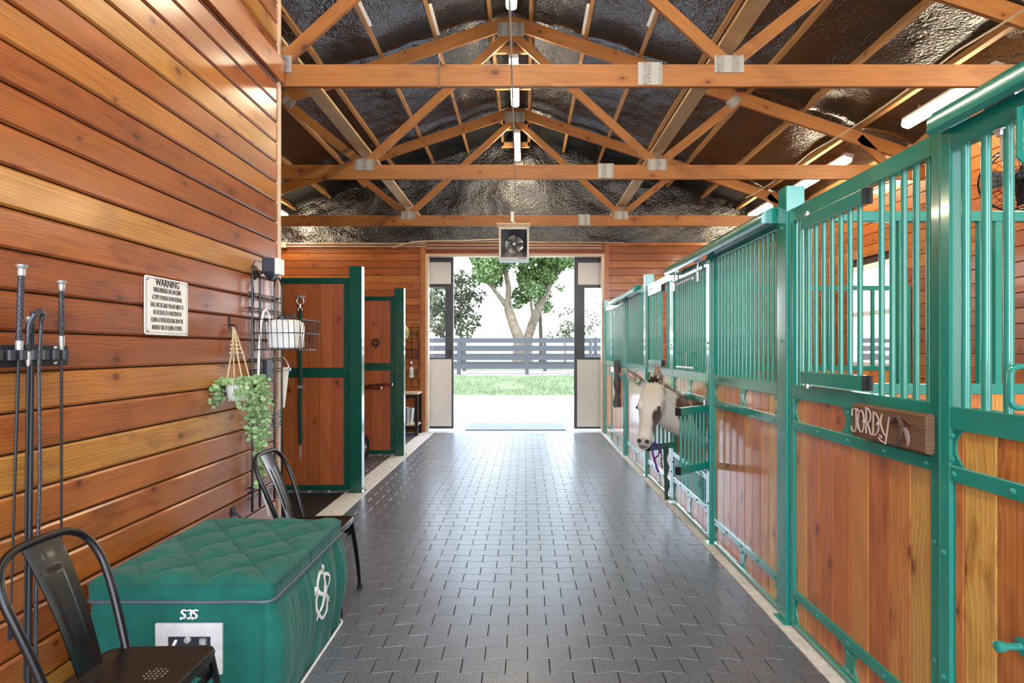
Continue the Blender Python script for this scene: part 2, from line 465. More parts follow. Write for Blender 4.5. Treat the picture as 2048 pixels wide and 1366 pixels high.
# far gable wall with the doorway
DX0, DX1, DZ = -1.703, 1.35, 3.10
mb = MB()
boards(mb, 'y', YE, XL, DX0 - .045, .0, 3.345, .1305, .02, .018, out=-1, joints=True, ch=.005)
boards(mb, 'y', YE, DX1 + .045, XR, .0, 3.345, .1305, .02, .018, out=-1, ch=.005)
boards(mb, 'y', YE, DX0 - .045, DX1 + .045, DZ + .035, 3.345, .1305, .05, .018, out=-1, ch=.005)
struct('wall_far', mb, M['gable'], 'varnished board wall around the open barn doorway', 'wall', 25)
mb = MB()
mb.box(XL, DX0 - .01, YE, YE + .12, 0, 3.34, 0); mb.box(DX1 + .01, XR, YE, YE + .12, 0, 3.34, 0); mb.box(DX0 - .02, DX1 + .02, YE, YE + .12, DZ + .01, 3.34, 0)
struct('wall_far_core', mb, M['dark'])
mb = MB()
mb.box(DX0 - .05, DX0, YE - .045, YE + .12, .0, DZ + .04, .003, 2); mb.box(DX1, DX1 + .05, YE - .045, YE + .12, 0, DZ + .04, .003, 2)
mb.box(DX0 - .05, DX1 + .05, YE - .04, YE + .12, DZ, DZ + .04, .003, 0)
struct('trim_5', mb, M['tape'], 'pale jamb trim framing the open doorway', 'trim')
mb = MB()
for x in (DX0 - .09, DX1 + .09): mb.box(x - .045, x + .045, YE - .05, YE - .012, 0 if x < 0 else 2.3, 3.345, .003, 2)
struct('trim_6', mb, M['gable'])

# side walls of the stalls and bays
WY0, WY1, WZ0, WZ1 = 7.12, 8.09, 1.24, 2.55
mb = MB()
boards(mb, 'x', XR, YB, YE - .03, .0, 3.72, .139, .02, .018, holes=[(WY0, WY1, WZ0, WZ1)], out=-1, ch=.005)
struct('wall_right', mb, M['gable'], 'boarded outer wall behind the stalls', 'wall', 25)
mb = MB()
mb.box(XR, XR + .1, YB, WY0, 0, 3.72, 0, 1); mb.box(XR, XR + .1, WY1, YE, 0, 3.72, 0, 1); mb.box(XR, XR + .1, WY0, WY1, 0, WZ0, 0, 1); mb.box(XR, XR + .1, WY0, WY1, WZ1, 3.72, 0, 1)
struct('wall_right_core', mb, M['dark'])
wn = bpy.data.objects.new('window_1', None); C.objects.link(wn); wn.location = (XR, (WY0 + WY1) / 2, WZ0); wn['kind'] = 'structure'
wn['label'] = 'white framed window in the outer wall behind the stalls'; wn['category'] = 'window'; BASE[wn.name] = V(wn.location)
mb = MB()
for y in (WY0 + .02, WY1 - .02): mb.box(XR - .03, XR + .06, y - .03, y + .03, WZ0, WZ1, .003, 2)
for z in (WZ0 + .02, WZ1 - .02, (WZ0 + WZ1) / 2 + .03): mb.box(XR - .03, XR + .06, WY0, WY1, z - .03, z + .03, .003, 1)
part('window_frame', mb, M['white'], wn)
mb = MB(); mb.box(XR + .02, XR + .026, WY0, WY1, WZ0, WZ1, 0)
part('window_pane', mb, M['glass'], wn)
mb = MB()
boards(mb, 'x', XL, YW, YE - .03, .0, 3.72, .139, .05, .018, out=1, ch=.005)
struct('wall_outer_left', mb, M['gable'], 'boarded outer wall behind the open bays', 'wall', 25)
mb = MB(); mb.box(XL - .1, XL, YB, YE, 0, 3.72, 0)
struct('wall_outer_left_core', mb, M['dark'])

# ---------------------------------------------------------------- spray-foam ceiling
def foam_mat():
    t = NT('black_spray_foam'); tc = t.new('ShaderNodeTexCoord').outputs['Object']
    a = t.noise(tc, 34, 4, .62); b = t.noise(tc, 5, 3, .6, .6); v = t.new('ShaderNodeTexVoronoi'); t.l.new(tc, v.inputs['Vector']); v.inputs['Scale'].default_value = 42
    t.P(col=t.mix(b, (.003, .003, .0035, 1), (.010, .010, .010, 1)), rough=t.mrange(b, .3, .7, .10, .24), spec=.6, ior=1.75)
    h = t.math('ADD', t.math('MULTIPLY', a, .8), t.math('ADD', t.math('MULTIPLY', b, 2.2), t.math('MULTIPLY', v.outputs[0], .45)))
    t.bump(h, 1.0, .0085); return t.m
TY = [4.35, 6.70, 9.21]
PO = [.24 + .61 * k for k in range(8)]
def foam_z(x, y):
    s = abs(x - XC); d = min(abs(s - p) for p in PO)
    if s < .24: d = min(d, .3)
    pil = min(d / .3, 1)
    z = roof(x) - .025 * (1 - pil) ** 2
    ty = min(abs(y - t) for t in (-.5, 1.95, 4.35, 6.70, 9.21, 10.5))
    z -= .055 * math.exp(-((ty - .13) / .07) ** 2) + (.03 if ty < .1 else 0)
    z += .030 * (noise.noise((x * 2.1, y * 1.3, .3)) + .5 * noise.noise((x * 6, y * 5, 2)))
    return z
mb = MB(); nx, ny = 190, 250
mb.grid(lambda u, v: (XL + (XR - XL) * u, YB + (YE + .02 - YB) * v, foam_z(XL + (XR - XL) * u, YB + (YE - YB) * v)), nx, ny)
mb.f = [f[::-1] for f in mb.f]; mb.u = [u[::-1] for u in mb.u]
struct('ceiling', mb, foam_mat(), 'glossy black spray foam between the roof purlins', 'ceiling', 180)
M['foam'] = bpy.data.materials['black_spray_foam']
def gable_foam(nm, y, sgn):
    mb = MB()
    def fn(u, v):
        x = XL + (XR - XL) * u; zt = roof(x) + .02; z = 3.34 + (zt - 3.34) * v
        return (x, y + .03 * noise.noise((x * 2.3, z * 3, 4)) + .012 * noise.noise((x * 9, z * 9, 1)), z)
    mb.grid(fn, 120, 30)
    struct(nm, mb, M['foam'], None, None, 180)
gable_foam('wall_far_gable', YE + .0, 1)

# ---------------------------------------------------------------- roof timbers
order = ['nearest', 'second', 'third', 'fourth', 'fifth', 'sixth', 'seventh', 'outermost']
for sd, side in ((-1, 'left'), (1, 'right')):
    for i, p in enumerate(PO[:8]):
        x = XC + sd * p
        if x < XL + .1 or x > XR - .1: continue
        mb = MB(); z = roof(x)
        nrm = V((sd / 3, 0, 1)).normalized()
        mb.beam((x, YB, z - .045), (x, YE - .01, z - .05), .045, .10, nrm, .002)
        solo('roof_purlin', mb, M['purlin'], 'roof purlin over black foam, %s from the ridge on the %s slope' % (order[i], side), 'purlin', 'roof purlins under the black foam')
def plate(mb, c, w, h, y, rot=0):
    ca, sa = math.cos(rot), math.sin(rot); ex = V((ca, 0, sa)); ez = V((-sa, 0, ca))
    o = V((c[0], y, c[1])) - ex * w / 2 - ez * h / 2
    mb.extr([(0, 0), (w, 0), (w, h), (0, h)], o, ex, ez, .003)
M['gusset'] = (lambda: None)
def gusset_mat():
    t = NT('pressed_steel_plate'); tc = t.new('ShaderNodeTexCoord').outputs['UV']
    w = t.new('ShaderNodeTexWave', bands_direction='X'); t.l.new(tc, w.inputs[0]); w.inputs['Scale'].default_value = 14
    v = t.new('ShaderNodeTexVoronoi'); t.l.new(tc, v.inputs['Vector']); v.inputs['Scale'].default_value = 110
    f = t.math('MULTIPLY', t.mrange(w.outputs[1], .3, .7, 0, 1), t.mrange(v.outputs[0], .15, .45, 1, .3))
    t.P(col=t.mix(f, (.42, .40, .36, 1), (.14, .12, .095, 1)), metal=.35, rough=.5); return t.m
M['gusset'] = gusset_mat()
dn = ['nearest', 'middle', 'farthest']
for ti, ty in enumerate(TY):
    t = thing('roof_truss', '%s roof truss of orange lumber with steel plates across the aisle' % dn[ti], 'truss', (XC, ty, 3.37), 'roof trusses across the aisle')
    th = .038; x0 = XL + .02 if ti else XL + .02
    x0 = XW + .05 if ti == 0 else XL + .02
    if ti == 0: x0 = XL + .02
    mb = MB(); y = ty
    def bm(a, b, w): 
        mb.beam((a[0], y, a[1]), (b[0], y, b[1]), th, w, (0, 0, 1) if abs(a[0] - b[0]) > .01 else (1, 0, 0), .003)
    # chord in two lengths joined by the splice plate
    bm((x0, 3.45), (XC + 1.07, 3.45), .162); part('bottom_chord', mb, M['truss'], t)
    mb = MB(); bm((XC + 1.072, 3.45), (XR - .02, 3.45), .162); part('bottom_chord', mb, M['truss'], t)
    for sd in (-1, 1):
        mb = MB(); xe = (XL + .02) if sd < 0 else (XR - .02)
        off = .09 + .075 * 1.054
        bm((XC, 5.31 - off), (xe, roof(xe) - off), .145); part('top_chord', mb, M['truss'], t)
        mb = MB(); bm((XC + sd * .04, 4.99), (XC + sd * 1.60, 3.57), .092); part('web', mb, M['truss'], t)
        mb = MB(); bm((XC + sd * 1.70, 3.57), (XC + sd * 2.55, 4.25), .092); part('web', mb, M['truss'], t)
        mb = MB(); bm((XC + sd * 3.92, 3.84), (XC + sd * 4.22, 3.54), .092); part('web', mb, M['truss'], t)
        mb = MB(); plate(mb, (XC + sd * 1.645, 3.53), .215, .125, y - th / 2 - .004); part('gusset_plate', mb, M['gusset'], t)
        mb = MB(); plate(mb, (XC + sd * 2.50, 4.235), .15, .10, y - th / 2 - .004, math.radians(38) * sd); part('gusset_plate', mb, M['gusset'], t)
    mb = MB(); plate(mb, (XC, 5.05), .30, .16, y - th / 2 - .004); part('gusset_plate', mb, M['gusset'], t)
    mb = MB(); plate(mb, (XC + 1.07, 3.46), .178, .165, y - th / 2 - .004); part('gusset_plate', mb, M['gusset'], t)
for sd, side in ((-1, 'left'), (1, 'right')):
    mb = MB(); x = XC + sd * 1.645
    mb.beam((x, 4.42 if sd < 0 else 1.9, 3.68), (x, 10.3, 3.68), .125, .038, (sd * .25, 0, 1), .003)
    solo('lateral_brace', mb, M['pale'], 'long pale brace board lying along the trusses on the %s of the lamps' % side, 'brace board', 'brace boards along the trusses')
    for yy in ((4.45, 6.2) if sd < 0 else (4.0, 6.2)):
        mb = MB(); mb.beam((x + sd * .06, yy, 3.77), (x + sd * .06, yy + .95, 3.77), .10, .038, (sd * .3, 0, 1), .003)
        solo('splice_board', mb, M['pale'], 'short splice board on the %s brace %s the second truss' % (side, 'before' if yy < 5 else 'near'), 'splice board')
# ridge blocking that carries the lamps
for k, yy in enumerate((4.55, 5.6, 6.9, 7.85, 9.3, 10.1)):
    mb = MB(); mb.beam((XC - .24, yy, 4.93), (XC + .24, yy, 4.93), .04, .09, (0, 0, 1), .002)
    mb.beam((XC - .225, yy, 4.9), (XC - .225, yy, 5.22), .04, .04, (0, 1, 0), .002); mb.beam((XC + .225, yy, 4.9), (XC + .225, yy, 5.22), .04, .04, (0, 1, 0), .002)
    solo('ridge_blocking', mb, M['purlin'], 'wooden ridge blocking %s' % ['over the front end of the nearest ridge lamp', 'over the back end of the nearest ridge lamp', 'over the front end of the second ridge lamp', 'over the back end of the second ridge lamp', 'over the front end of the farthest ridge lamp', 'over the back end of the farthest ridge lamp'][k], 'blocking')

for sd in (-1, 1):
    for off, ya in ((.85, 6.05), (1.46, 5.5)):
        mb = MB(); x = XC + sd * (off - .045); mb.beam((x, ya, roof(x) - .085), (x, ya + .55, roof(x) - .085), .035, .03, (sd / 3, 0, 1), .002)
        solo('purlin_splice', mb, M['white'], 'white strip along the %s roof purlin on the %s of the ridge' % ('second' if off < 1 else 'third', 'left' if sd < 0 else 'right'), 'strip')
# ---------------------------------------------------------------- lamps
def rr(a, b, r, n=4):                            # rounded rectangle outline centred on 0
    o = []
    for cx, cy, s in ((a - r, b - r, 0), (-a + r, b - r, 1), (-a + r, -b + r, 2), (a - r, -b + r, 3)):
        for k in range(n + 1):
            t = PI / 2 * (s + k / n); o.append((cx + r * math.cos(t), cy + r * math.sin(t)))
    return o
def lamp(x, z, y0, y1, label, group, tilt=0):
    t = thing('tube_lamp', label, 'lamp', (x, (y0 + y1) / 2, z), group)
    ex = V((math.cos(tilt), 0, math.sin(tilt))); ez = V((-math.sin(tilt), 0, math.cos(tilt))); ey = V((0, 1, 0))
    mb = MB(); mb.prism(rr(.055, .025, .02), V((x, y0, z)) + ez * .035, ex, ez, ey, y1 - y0)
    part('housing', mb, M['lampoff'], t)
    mb = MB(); mb.prism(rr(.05, .035, .03), V((x, y0 + .012, z)) - ez * .012, ex, ez, ey, y1 - y0 - .024)
    part('diffuser', mb, M['lamp'], t)
    mb = MB(); mb.beam(ez * .05, ez * .14, .02, .004, (0, 1, 0), 0)
    many('bracket', mb, M['steel'], t, [(x, yy, z) for yy in (y0 + .15, y1 - .15)])
ridge = [(-2.4, -1.18), (.0, 1.22), (2.1, 3.32), (4.42, 5.72), (6.77, 8.0), (9.1, 10.28)]  # first three are unseen, added to carry the row on as interior fill
for i, (a, b) in enumerate(ridge):
    lamp(XC + .03, 4.76, a, b, ['added fill lamp on the ridge, unseen far behind the viewer', 'added fill lamp on the ridge, unseen behind the viewer', 'added fill lamp on the ridge, unseen overhead', 'nearest glowing tube lamp under the ridge, before the second truss', 'glowing tube lamp under the ridge between second and third trusses', 'farthest glowing tube lamp under the ridge, beyond the third truss'][i], 'tube lamps along the ridge')
for i, (a, b) in enumerate([(0.2, 1.4), (2.5, 3.7), (4.85, 6.03), (7.1, 8.5), (9.35, 10.2)]):  # first two are unseen lamps, added as fill
    lamp(3.86, 3.74, a, b, ['added fill lamp above the stalls, unseen behind the viewer', 'added fill lamp above the nearest stall, unseen overhead', 'large glowing tube lamp above the stalls beside the green track cover', 'glowing tube lamp above the stalls crossing the second truss', 'farthest glowing tube lamp above the stalls'][i], 'tube lamps above the stalls', -.3)
for i, (a, b) in enumerate([(9.1, 10.2)]):
    lamp(-4.1, 3.74, a, b, 'tube lamp high in the far left corner above the board wall', 'tube lamps above the open bays', .3)

# ---------------------------------------------------------------- stall fronts along the right of the aisle
ZB0, ZB1, ZL0, ZL1, ZM0, ZM1, ZU0, ZU1, ZT0, ZT1 = .015, .045, .165, .212, 1.035, 1.085, 1.20, 1.272, 2.115, 2.185
BOLT = MB(); BOLT.lathe([(.0085, 0), (.0085, .003), (.006, .006), (.002, .0075)], (0, 0, 0), 10, (-1, 0, 0))
def hour(mb, x, ym, z0, z1, half=0, wd=.075, ne=.034):
    """connector plate between two rails, waisted; half=-1/1 only one side"""
    n = 8; hgt = z1 - z0; L = []; R = []
    for k in range(n + 1):
        t = k / n; w = ne + (wd - ne) * abs(2 * t - 1) ** 2.2
        R.append((w, z0 + hgt * t)); L.append((-w, z0 + hgt * t))
    if half > 0: out = [(0, z0)] + R + [(0, z1)]
    elif half < 0: out = [(0, z1)] + L[::-1] + [(0, z0)]
    else: out = R + L[::-1]
    # outline in (y, z); extrude along -x
    mb.extr([(a, b) for a, b in out], (x, ym, 0), (0, 1, 0), (0, 0, 1), .006)
BM = {}
def bolts(t, pts, mat='green', name='bolt'):
    if mat not in BM: BM[mat] = mk(name, BOLT, M[mat])
    many(name, BM[mat], None, t, pts)
def planks(mb, x, y0, y1, z0, z1, pitch=.133, th=.024):
    y = y0
    while y < y1 - .012:
        w = min(pitch * random.uniform(.93, 1.07), y1 - y)
        mb.beam((x + th / 2, y + w / 2, z0), (x + th / 2, y + w / 2, z1), w - .002, th, (1, 0, 0), .0045)
        y += w
BARS = {}
def barset(t, x, ys, z0, z1, r=.0115, name='bar', stepped=False):
    key = (round(z1 - z0, 3), r)
    if key not in BARS:
        mb = MB(); mb.tube([(0, 0, 0), (0, 0, z1 - z0)], r, 14); BARS[key] = mk(name, mb, M['green'])
    o = part(name, BARS[key], None, t, loc=(x, ys[0], z0))
    dups(o, [(x, y, z0) for y in ys[1:]])
def front(name, label, cat, y0, y1, xf, group=None, wmat='plank', st=(.045, .045), door=False, bars=True, grille=(ZU1, ZT0), conn=True, opening=None, low_grille=None, pitch=.0695, skip=None):
    t = thing(name, label, cat, (xf + .02, (y0 + y1) / 2, 0), group)
    mb = MB(); xb = xf + .042
    if door: ztop0, ztop1 = ZT0 - .03, ZT1 - .03
    else: ztop0, ztop1 = ZT0, ZT1
    a, b = y0 + st[0], y1 - st[1]
    mb.box(xf, xb, y0, a, ZB0, ztop1, .003, 2); mb.box(xf, xb, b, y1, ZB0, ztop1, .003, 2)
    for z0, z1 in ((ZB0, ZB1), (ZL0, ZL1), (ZM0, ZM1), (ZU0, ZU1), (ztop0, ztop1)):
        if z0 == ZL0 and low_grille: continue
        mb.box(xf + .001, xb - .001, a, b, z0, z1, .003, 1)
    if low_grille:
        g0, g1 = low_grille
        mb.box(xf + .001, xb - .001, a, b, g0 - .045, g0, .003, 1); mb.box(xf + .001, xb - .001, a, b, g1, g1 + .045, .003, 1)
    lo_top = (low_grille[0] - .045) if low_grille else ZL0
    ym = (a + b) / 2
    if conn:
        for z0, z1 in ((ZB1, lo_top), (ZM1, ZU0)):
            hour(mb, xf + .008, ym, z0 - .002, z1 + .002, 0)
            hour(mb, xf + .008, a, z0 - .002, z1 + .002, 1, .05, .012); hour(mb, xf + .008, b, z0 - .002, z1 + .002, -1, .05, .012)
    part('frame', mb, M['green'], t)
    pts = []
    for z in ((ZM0 + ZM1) / 2, lo_top + .023):
        for y in (a + .02, (a + ym) / 2, ym, (b + ym) / 2, b - .02): pts.append((xf + .001, y, z))
    for y in (ym,):
        for z in (ZB1 + .02, lo_top - .02, ZM1 + .02, ZU0 - .02): pts.append((xf + .002, y, z))
    for y in (a + .012, b - .012):
        for z in (ZB1 + .02, lo_top - .02, ZM1 + .02, ZU0 - .02): pts.append((xf + .002, y, z))
    for y in (y0 + .02, y1 - .02):
        for z in (.4, .8): pts.append((xf, y, z))
    bolts(t, pts)
    mb = MB()
    if opening:
        planks(mb, xf + .014, a, b, ZM1 - .01, ZU0 + .01)
        planks(mb, xf + .014, a, b, ZB1 - .01, lo_top + .01)
    else: planks(mb, xf + .014, a, b, ZB1 - .01, ZU0 + .01)
    part('planking', mb, M[wmat], t)
    if bars:
        n = max(2, round((b - a) / pitch)); ys = [a + (b - a) * (k + .5) / n for k in range(n)]
        if skip: ys = [y for y in ys if not (skip[0] < y < skip[1])]
        barset(t, (xf + xb) / 2, ys, ZU1 - .004, ztop0 + .004, .0135 if pitch > .08 else .0115)
    if low_grille:
        n = round((b - a) / .047); ys = [a + (b - a) * (k + .5) / n for k in range(n)]
        mb = MB()
        for y in ys: mb.box(xf + .006, xf + .03, y - .011, y + .011, low_grille[0] - .004, low_grille[1] + .004, .004, 2)
        part('slats', mb, M['green'], t)
    return t
def post(y0, y1, label, x0=1.376, x1=1.476, top=2.316, z0=.0, mat='green'):
    t = thing('stall_post', label, 'post', ((x0 + x1) / 2, (y0 + y1) / 2, 0), 'green stall posts')
    mb = MB(); mb.box(x0, x1, y0, y1, z0, top, .004, 2); part('shaft', mb, M[mat], t)
    mb = MB(); mb.box(x0 - .02, x1 + .02, y0 - .02, y1 + .02, .0, .010, .002, 0)
    part('base_plate', mb, M[mat], t)
    bolts(t, [(x0, (y0 + y1) / 2, z) for z in (.3, .9, 1.5, 2.1)], mat)
    return t
post(3.137, 3.237, 'tall square green post between the two nearest stalls')
post(6.80, 6.90, 'tall square green post beyond the donkey stall')
post(10.33, 10.42, 'farthest green stall post beside the doorway')
post(-.15, -.05, 'green stall post behind the viewer')
post(4.43, 4.49, 'slim green door post beside the open feeding gate', 1.372, 1.44, 2.20)
post(5.61, 5.665, 'slim green door post at the far side of the donkey door', 1.385, 1.44, 2.20)
post(8.15, 8.22, 'slim green door post in the third stall front', 1.372, 1.44, 2.20)
A = front('barred_stall_front', 'fixed stall panel carrying the carved wooden name sign', 'stall panel', 1.995, 3.13, 1.39, 'green framed stall panels', skip=(2.41, 2.97))
front('stall_door', 'nearest sliding stall door with knotty golden planks and a bar handle', 'stall door', .86, 1.932, 1.347, 'sliding stall doors', 'golden', door=True, pitch=.085)
front('barred_stall_front', 'fixed stall panel of streaked planks between the nearest square post and the feeding gate', 'stall panel', 3.24, 4.425, 1.39, 'green framed stall panels')
front('stall_door', 'donkey stall door with an open feeding gate', 'stall door', 4.50, 5.605, 1.385, 'sliding stall doors', door=True, opening=True, low_grille=(.265, .455))
front('barred_stall_front', 'narrow stall panel just beyond the donkey door', 'stall panel', 5.67, 6.795, 1.39, 'green framed stall panels', skip=(5.95, 6.62))
front('barred_stall_front', 'stall panel behind the donkey head, beyond the second tall post', 'stall panel', 6.905, 8.145, 1.39, 'green framed stall panels')
front('stall_door', 'farthest stall door with a dark strap hanging on it', 'stall door', 8.23, 9.42, 1.36, 'sliding stall doors', door=True)
front('barred_stall_front', 'farthest stall panel beside the doorway', 'stall panel', 9.45, 10.32, 1.39, 'green framed stall panels')
# swing feeder gates standing just proud of the fixed panels
def feeder(y0, y1, x, label):
    t = thing('feeder_gate', label, 'feeder gate', (x, (y0 + y1) / 2, 1.28), 'swing-out feeder gates')
    mb = MB(); mb.box(0, .04, y0 - y1, 0, 0, .06, .003, 1); many('rail', mb, M['green'], t, [(x, y1, 1.285), (x, y1, 2.045)])
    mb = MB(); mb.box(-.001, .041, -.014, 0, -.001, .061, .004, 2); many('end_cap', mb, M['blackplastic'], t, [(x, y0, 1.285), (x, y0, 2.045)], 'black end cap')
    n = max(3, round((y1 - y0) / .078)); ys = [y0 + (y1 - y0) * (k + .6) / (n + .2) for k in range(n)]
    barset(t, x + .02, ys, 1.34, 2.05)
    mb = MB(); mb.tube([(0, 0, 0), (0, 0, .028)], .008, 8); mb.lathe([(.014, .008), (.014, .018)], (0, 0, 0), 10)
    many('hinge_pin', mb, M['zinc'], t, [(x + .02, y1 - .03, 2.102), (x + .02, y1 - .03, 1.262)])
feeder(2.42, 2.955, 1.368, 'green feeder gate with black end caps on the nearest stall panel')
feeder(5.98, 6.61, 1.368, 'green feeder gate on the narrow panel beyond the donkey door')
# rounded track covers with their trolleys
def track(y0, y1, label, hang):
    t = thing('track_cover', label, 'door track', (1.36, (y0 + y1) / 2, 2.19), 'sliding door track covers')
    TZ = -.052
    sec = [(1.432, 2.285), (1.40, 2.292), (1.355, 2.286), (1.318, 2.268), (1.300, 2.242), (1.298, 2.205), (1.312, 2.192), (1.312, 2.2), (1.306, 2.21), (1.308, 2.238), (1.324, 2.260), (1.36, 2.276), (1.432, 2.276)]
    mb = MB(); mb.prism(sec[::-1], (0, y0, TZ), V((1, 0, 0)), V((0, 0, 1)), V((0, 1, 0)), y1 - y0); part('cover', mb, M['green'], t)
    mb = MB(); mb.extr([(1.302, 2.2), (1.43, 2.2), (1.43, 2.28), (1.36, 2.278), (1.318, 2.262), (1.302, 2.236)][::-1], (0, 0, 0), (1, 0, 0), (0, 0, 1), .006)
    many('end_plate', mb, M['green'], t, [(0, y0 + .010, TZ), (0, y1 - .004, TZ)])
    mb = MB(); mb.box(1.345, 1.385, y0 + .02, y1 - .02, 2.226 + TZ, 2.262 + TZ, .003, 1); part('rail', mb, M['steel'], t)
    for yy in hang:
        mb = MB(); mb.tube([(1.366, yy, 1.99), (1.366, yy, 2.225 + TZ)], .0085, 10)
        mb.lathe([(.017, 0), (.017, .014)], (1.366, yy, 2.062), 6); mb.lathe([(.024, 0), (.024, .003)], (1.366, yy, 2.076), 14)
        for dy in (-.035, .035): mb.lathe([(.02, -.012), (.02, .012)], (1.366, yy + dy, 2.215 + TZ), 14, (1, 0, 0))
        mb.box(1.358, 1.374, yy - .05, yy + .05, 2.195 + TZ, 2.225 + TZ, .004, 1)
        part('trolley', mb, M['zinc'], t)
track(.30, 1.925, 'rounded green track cover above the nearest stall door', (1.70,))
track(3.27, 5.55, 'long rounded green track cover above the donkey stall', (4.7, 5.45))
track(7.2, 9.3, 'farthest rounded green track cover near the doorway', (8.4, 9.1))
# door furniture
def pull(nm, x, y, z0, z1, label, r=.009, d=.05):
    mb = MB(); k = .018
    mb.tube([(x, y, z0), (x - d + k, y, z0), (x - d + k * .3, y, z0 + k * .3), (x - d, y, z0 + k), (x - d, y, z1 - k), (x - d + k * .3, y, z1 - k * .3), (x - d + k, y, z1), (x, y, z1)], r, 10)
    return mb
def child(mb, nm, par, mat=None, label=None): return part(nm, mb, mat or M['green'], par, label)
doors = [o for o in C.objects if o.name.startswith('stall_door')]
d0 = doors[0]
child(pull('pull_handle', 1.36, 1.605, 1.295, 1.405, ''), 'pull_handle', d0)
mb = MB(); mb.lathe([(.024, 0), (.024, .005), (.010, .007), (.010, .05), (.015, .055), (.015, .072), (.009, .076)], (1.352, 1.615, .645), 16, (-1, 0, 0)); child(mb, 'latch_knob', d0)
mb = MB(); mb.tube([(1.368, 1.60, 2.12), (1.33, 1.60, 2.10), (1.33, 1.60, 1.97), (1.335, 1.585, 1.95), (1.345, 1.56, 1.945)], .009, 10); child(mb, 'hook', d0)
d1 = doors[1]
for y in (4.83, 5.25):
    mb = MB(); mb.tube([(1.39, y, 1.42), (1.36, y, 1.43), (1.345, y, 1.42), (1.345, y, 1.32), (1.39, y, 1.31)], .007, 8); child(mb, 'latch_loop', d1)
mb = MB(); mb.tube([(1.352, 4.80, 1.305), (1.352, 5.30, 1.30)], .010, 10); child(mb, 'latch_rod', d1, M['whitepl'], 'white latch rod')
mb = MB(); mb.tube([(1.352, 4.80, 2.03), (1.352, 5.30, 2.03)], .010, 10); child(mb, 'latch_rod', d1, M['whitepl'], 'white latch rod')
mb = MB()
for k in range(9): mb.tube([(1.36 + .003 * math.sin(a) * (k % 2), 5.02 + .006 * math.cos(a), 1.42 - k * .012 + .008 * math.sin(a)) for a in [i * PI / 4 for i in range(8)]], .0016, 5, True)
child(mb, 'chain', d1, M['zinc'])
# the feeding gate's two leaves, folded out into the aisle
def leaf(h, o, z0, z1, label, n):
    t = thing('gate_leaf', label, 'gate', (h[0], h[1], z0), 'open feeding gate leaves')
    d = V((o[0] - h[0], o[1] - h[1], 0)); L = d.length; d.normalize()
    for z in (z0 + .025, z1 - .025):
        mb = MB(); mb.beam((h[0], h[1], z), (o[0], o[1], z), .04, .055, (0, 0, 1), .003); part('rail', mb, M['green'], t)
        mb = MB(); mb.beam(V((h[0], h[1], z)) + d * L, V((h[0], h[1], z)) + d * (L + .012), .042, .057, (0, 0, 1), .003); part('end_cap', mb, M['blackplastic'], t, 'black end cap')
    for k in range(n):
        p = V((h[0], h[1], 0)) + d * (L * (k + .6) / (n + .2))
        mb = MB(); mb.tube([(p.x, p.y, z0 + .04), (p.x, p.y, z1 - .04)], .0105, 12); part('bar', mb, M['green'], t)
    mb = MB(); p = V((h[0], h[1], 0)) + d * .02
    mb.tube([(p.x, p.y, z0 - .02), (p.x, p.y, z1 + .045)], .008, 8); part('hinge_pin', mb, M['zinc'], t)
leaf((1.372, 4.515), (1.105, 4.28), .555, 1.03, 'green barred gate leaf swung out toward the viewer beside the donkey', 7)
leaf((1.372, 5.50), (1.10, 5.30), .555, 1.03, 'green barred gate leaf half hidden under the donkey chin', 6)

# ---------------------------------------------------------------- cross partitions inside the stalls
def partition(y, label, x0=1.49, x1=XR - .03, uprights=()):
    t = thing('stall_partition', label, 'partition', ((x0 + x1) / 2, y, 0), 'partitions between the stalls')
    mb = MB()
    for z0, z1 in ((ZB0, .08), (1.215, 1.27), (2.135, 2.19)): mb.box(x0, x1, y - .022, y + .022, z0, z1, .003, 0)
    for x in (x0 + .02, x1 - .02): mb.box(x - .02, x + .02, y - .021, y + .021, ZB0, 2.19, .003, 2)
    part('frame', mb, M['green'], t)
    mb = MB(); x = x0 + .04
    while x < x1 - .05:
        w = min(.135, x1 - .04 - x); mb.beam((x + w / 2, y, .07), (x + w / 2, y, 1.22), w - .003, .026, (0, 1, 0), .003); x += w
    part('planking', mb, M['plank'], t)
    for x in uprights:
        mb = MB(); mb.box(x - .018, x + .018, y - .018, y + .018, 1.265, 2.14, .003, 2); part('upright', mb, M['green'], t)
partition(3.187, 'plank and rail partition between the two nearest stalls', uprights=(2.01, 2.44, 2.525, 3.05, 3.6))
partition(6.85, 'plank and rail partition beyond the donkey stall', uprights=(2.0, 2.5, 3.0, 3.5, 4.0))

# barn fan hung in the nearest stall corner
t = thing('barn_fan', 'round black caged fan behind the top bars of the nearest stall door', 'fan', (3.62, 4.35, 2.46))
fc = V((3.62, 4.35, 2.70)); fd = V((-.35, -.9, -.35)).normalized(); fx = fd.cross(V((0, 0, 1))).normalized(); fy = fx.cross(fd)
def ring(c, r, n=32): return [c + fx * (r * math.cos(2 * PI * k / n)) + fy * (r * math.sin(2 * PI * k / n)) for k in range(n)]
mb = MB(); mb.tube(ring(fc, .23), .007, 8, True); mb.tube(ring(fc - fd * .09, .23), .007, 8, True)
for r in (.06, .10, .14, .18): mb.tube(ring(fc + fd * .03 * (1 - r / .23), r), .0025, 5, True)
for k in range(28):
    a = 2 * PI * k / 28; e = fx * math.cos(a) + fy * math.sin(a)
    mb.tube([fc + fd * .03 + e * .02, fc + fd * .02 + e * .14, fc + e * .23, fc - fd * .09 + e * .23], .0025, 5)
part('cage', mb, M['black'], t)
mb = MB()
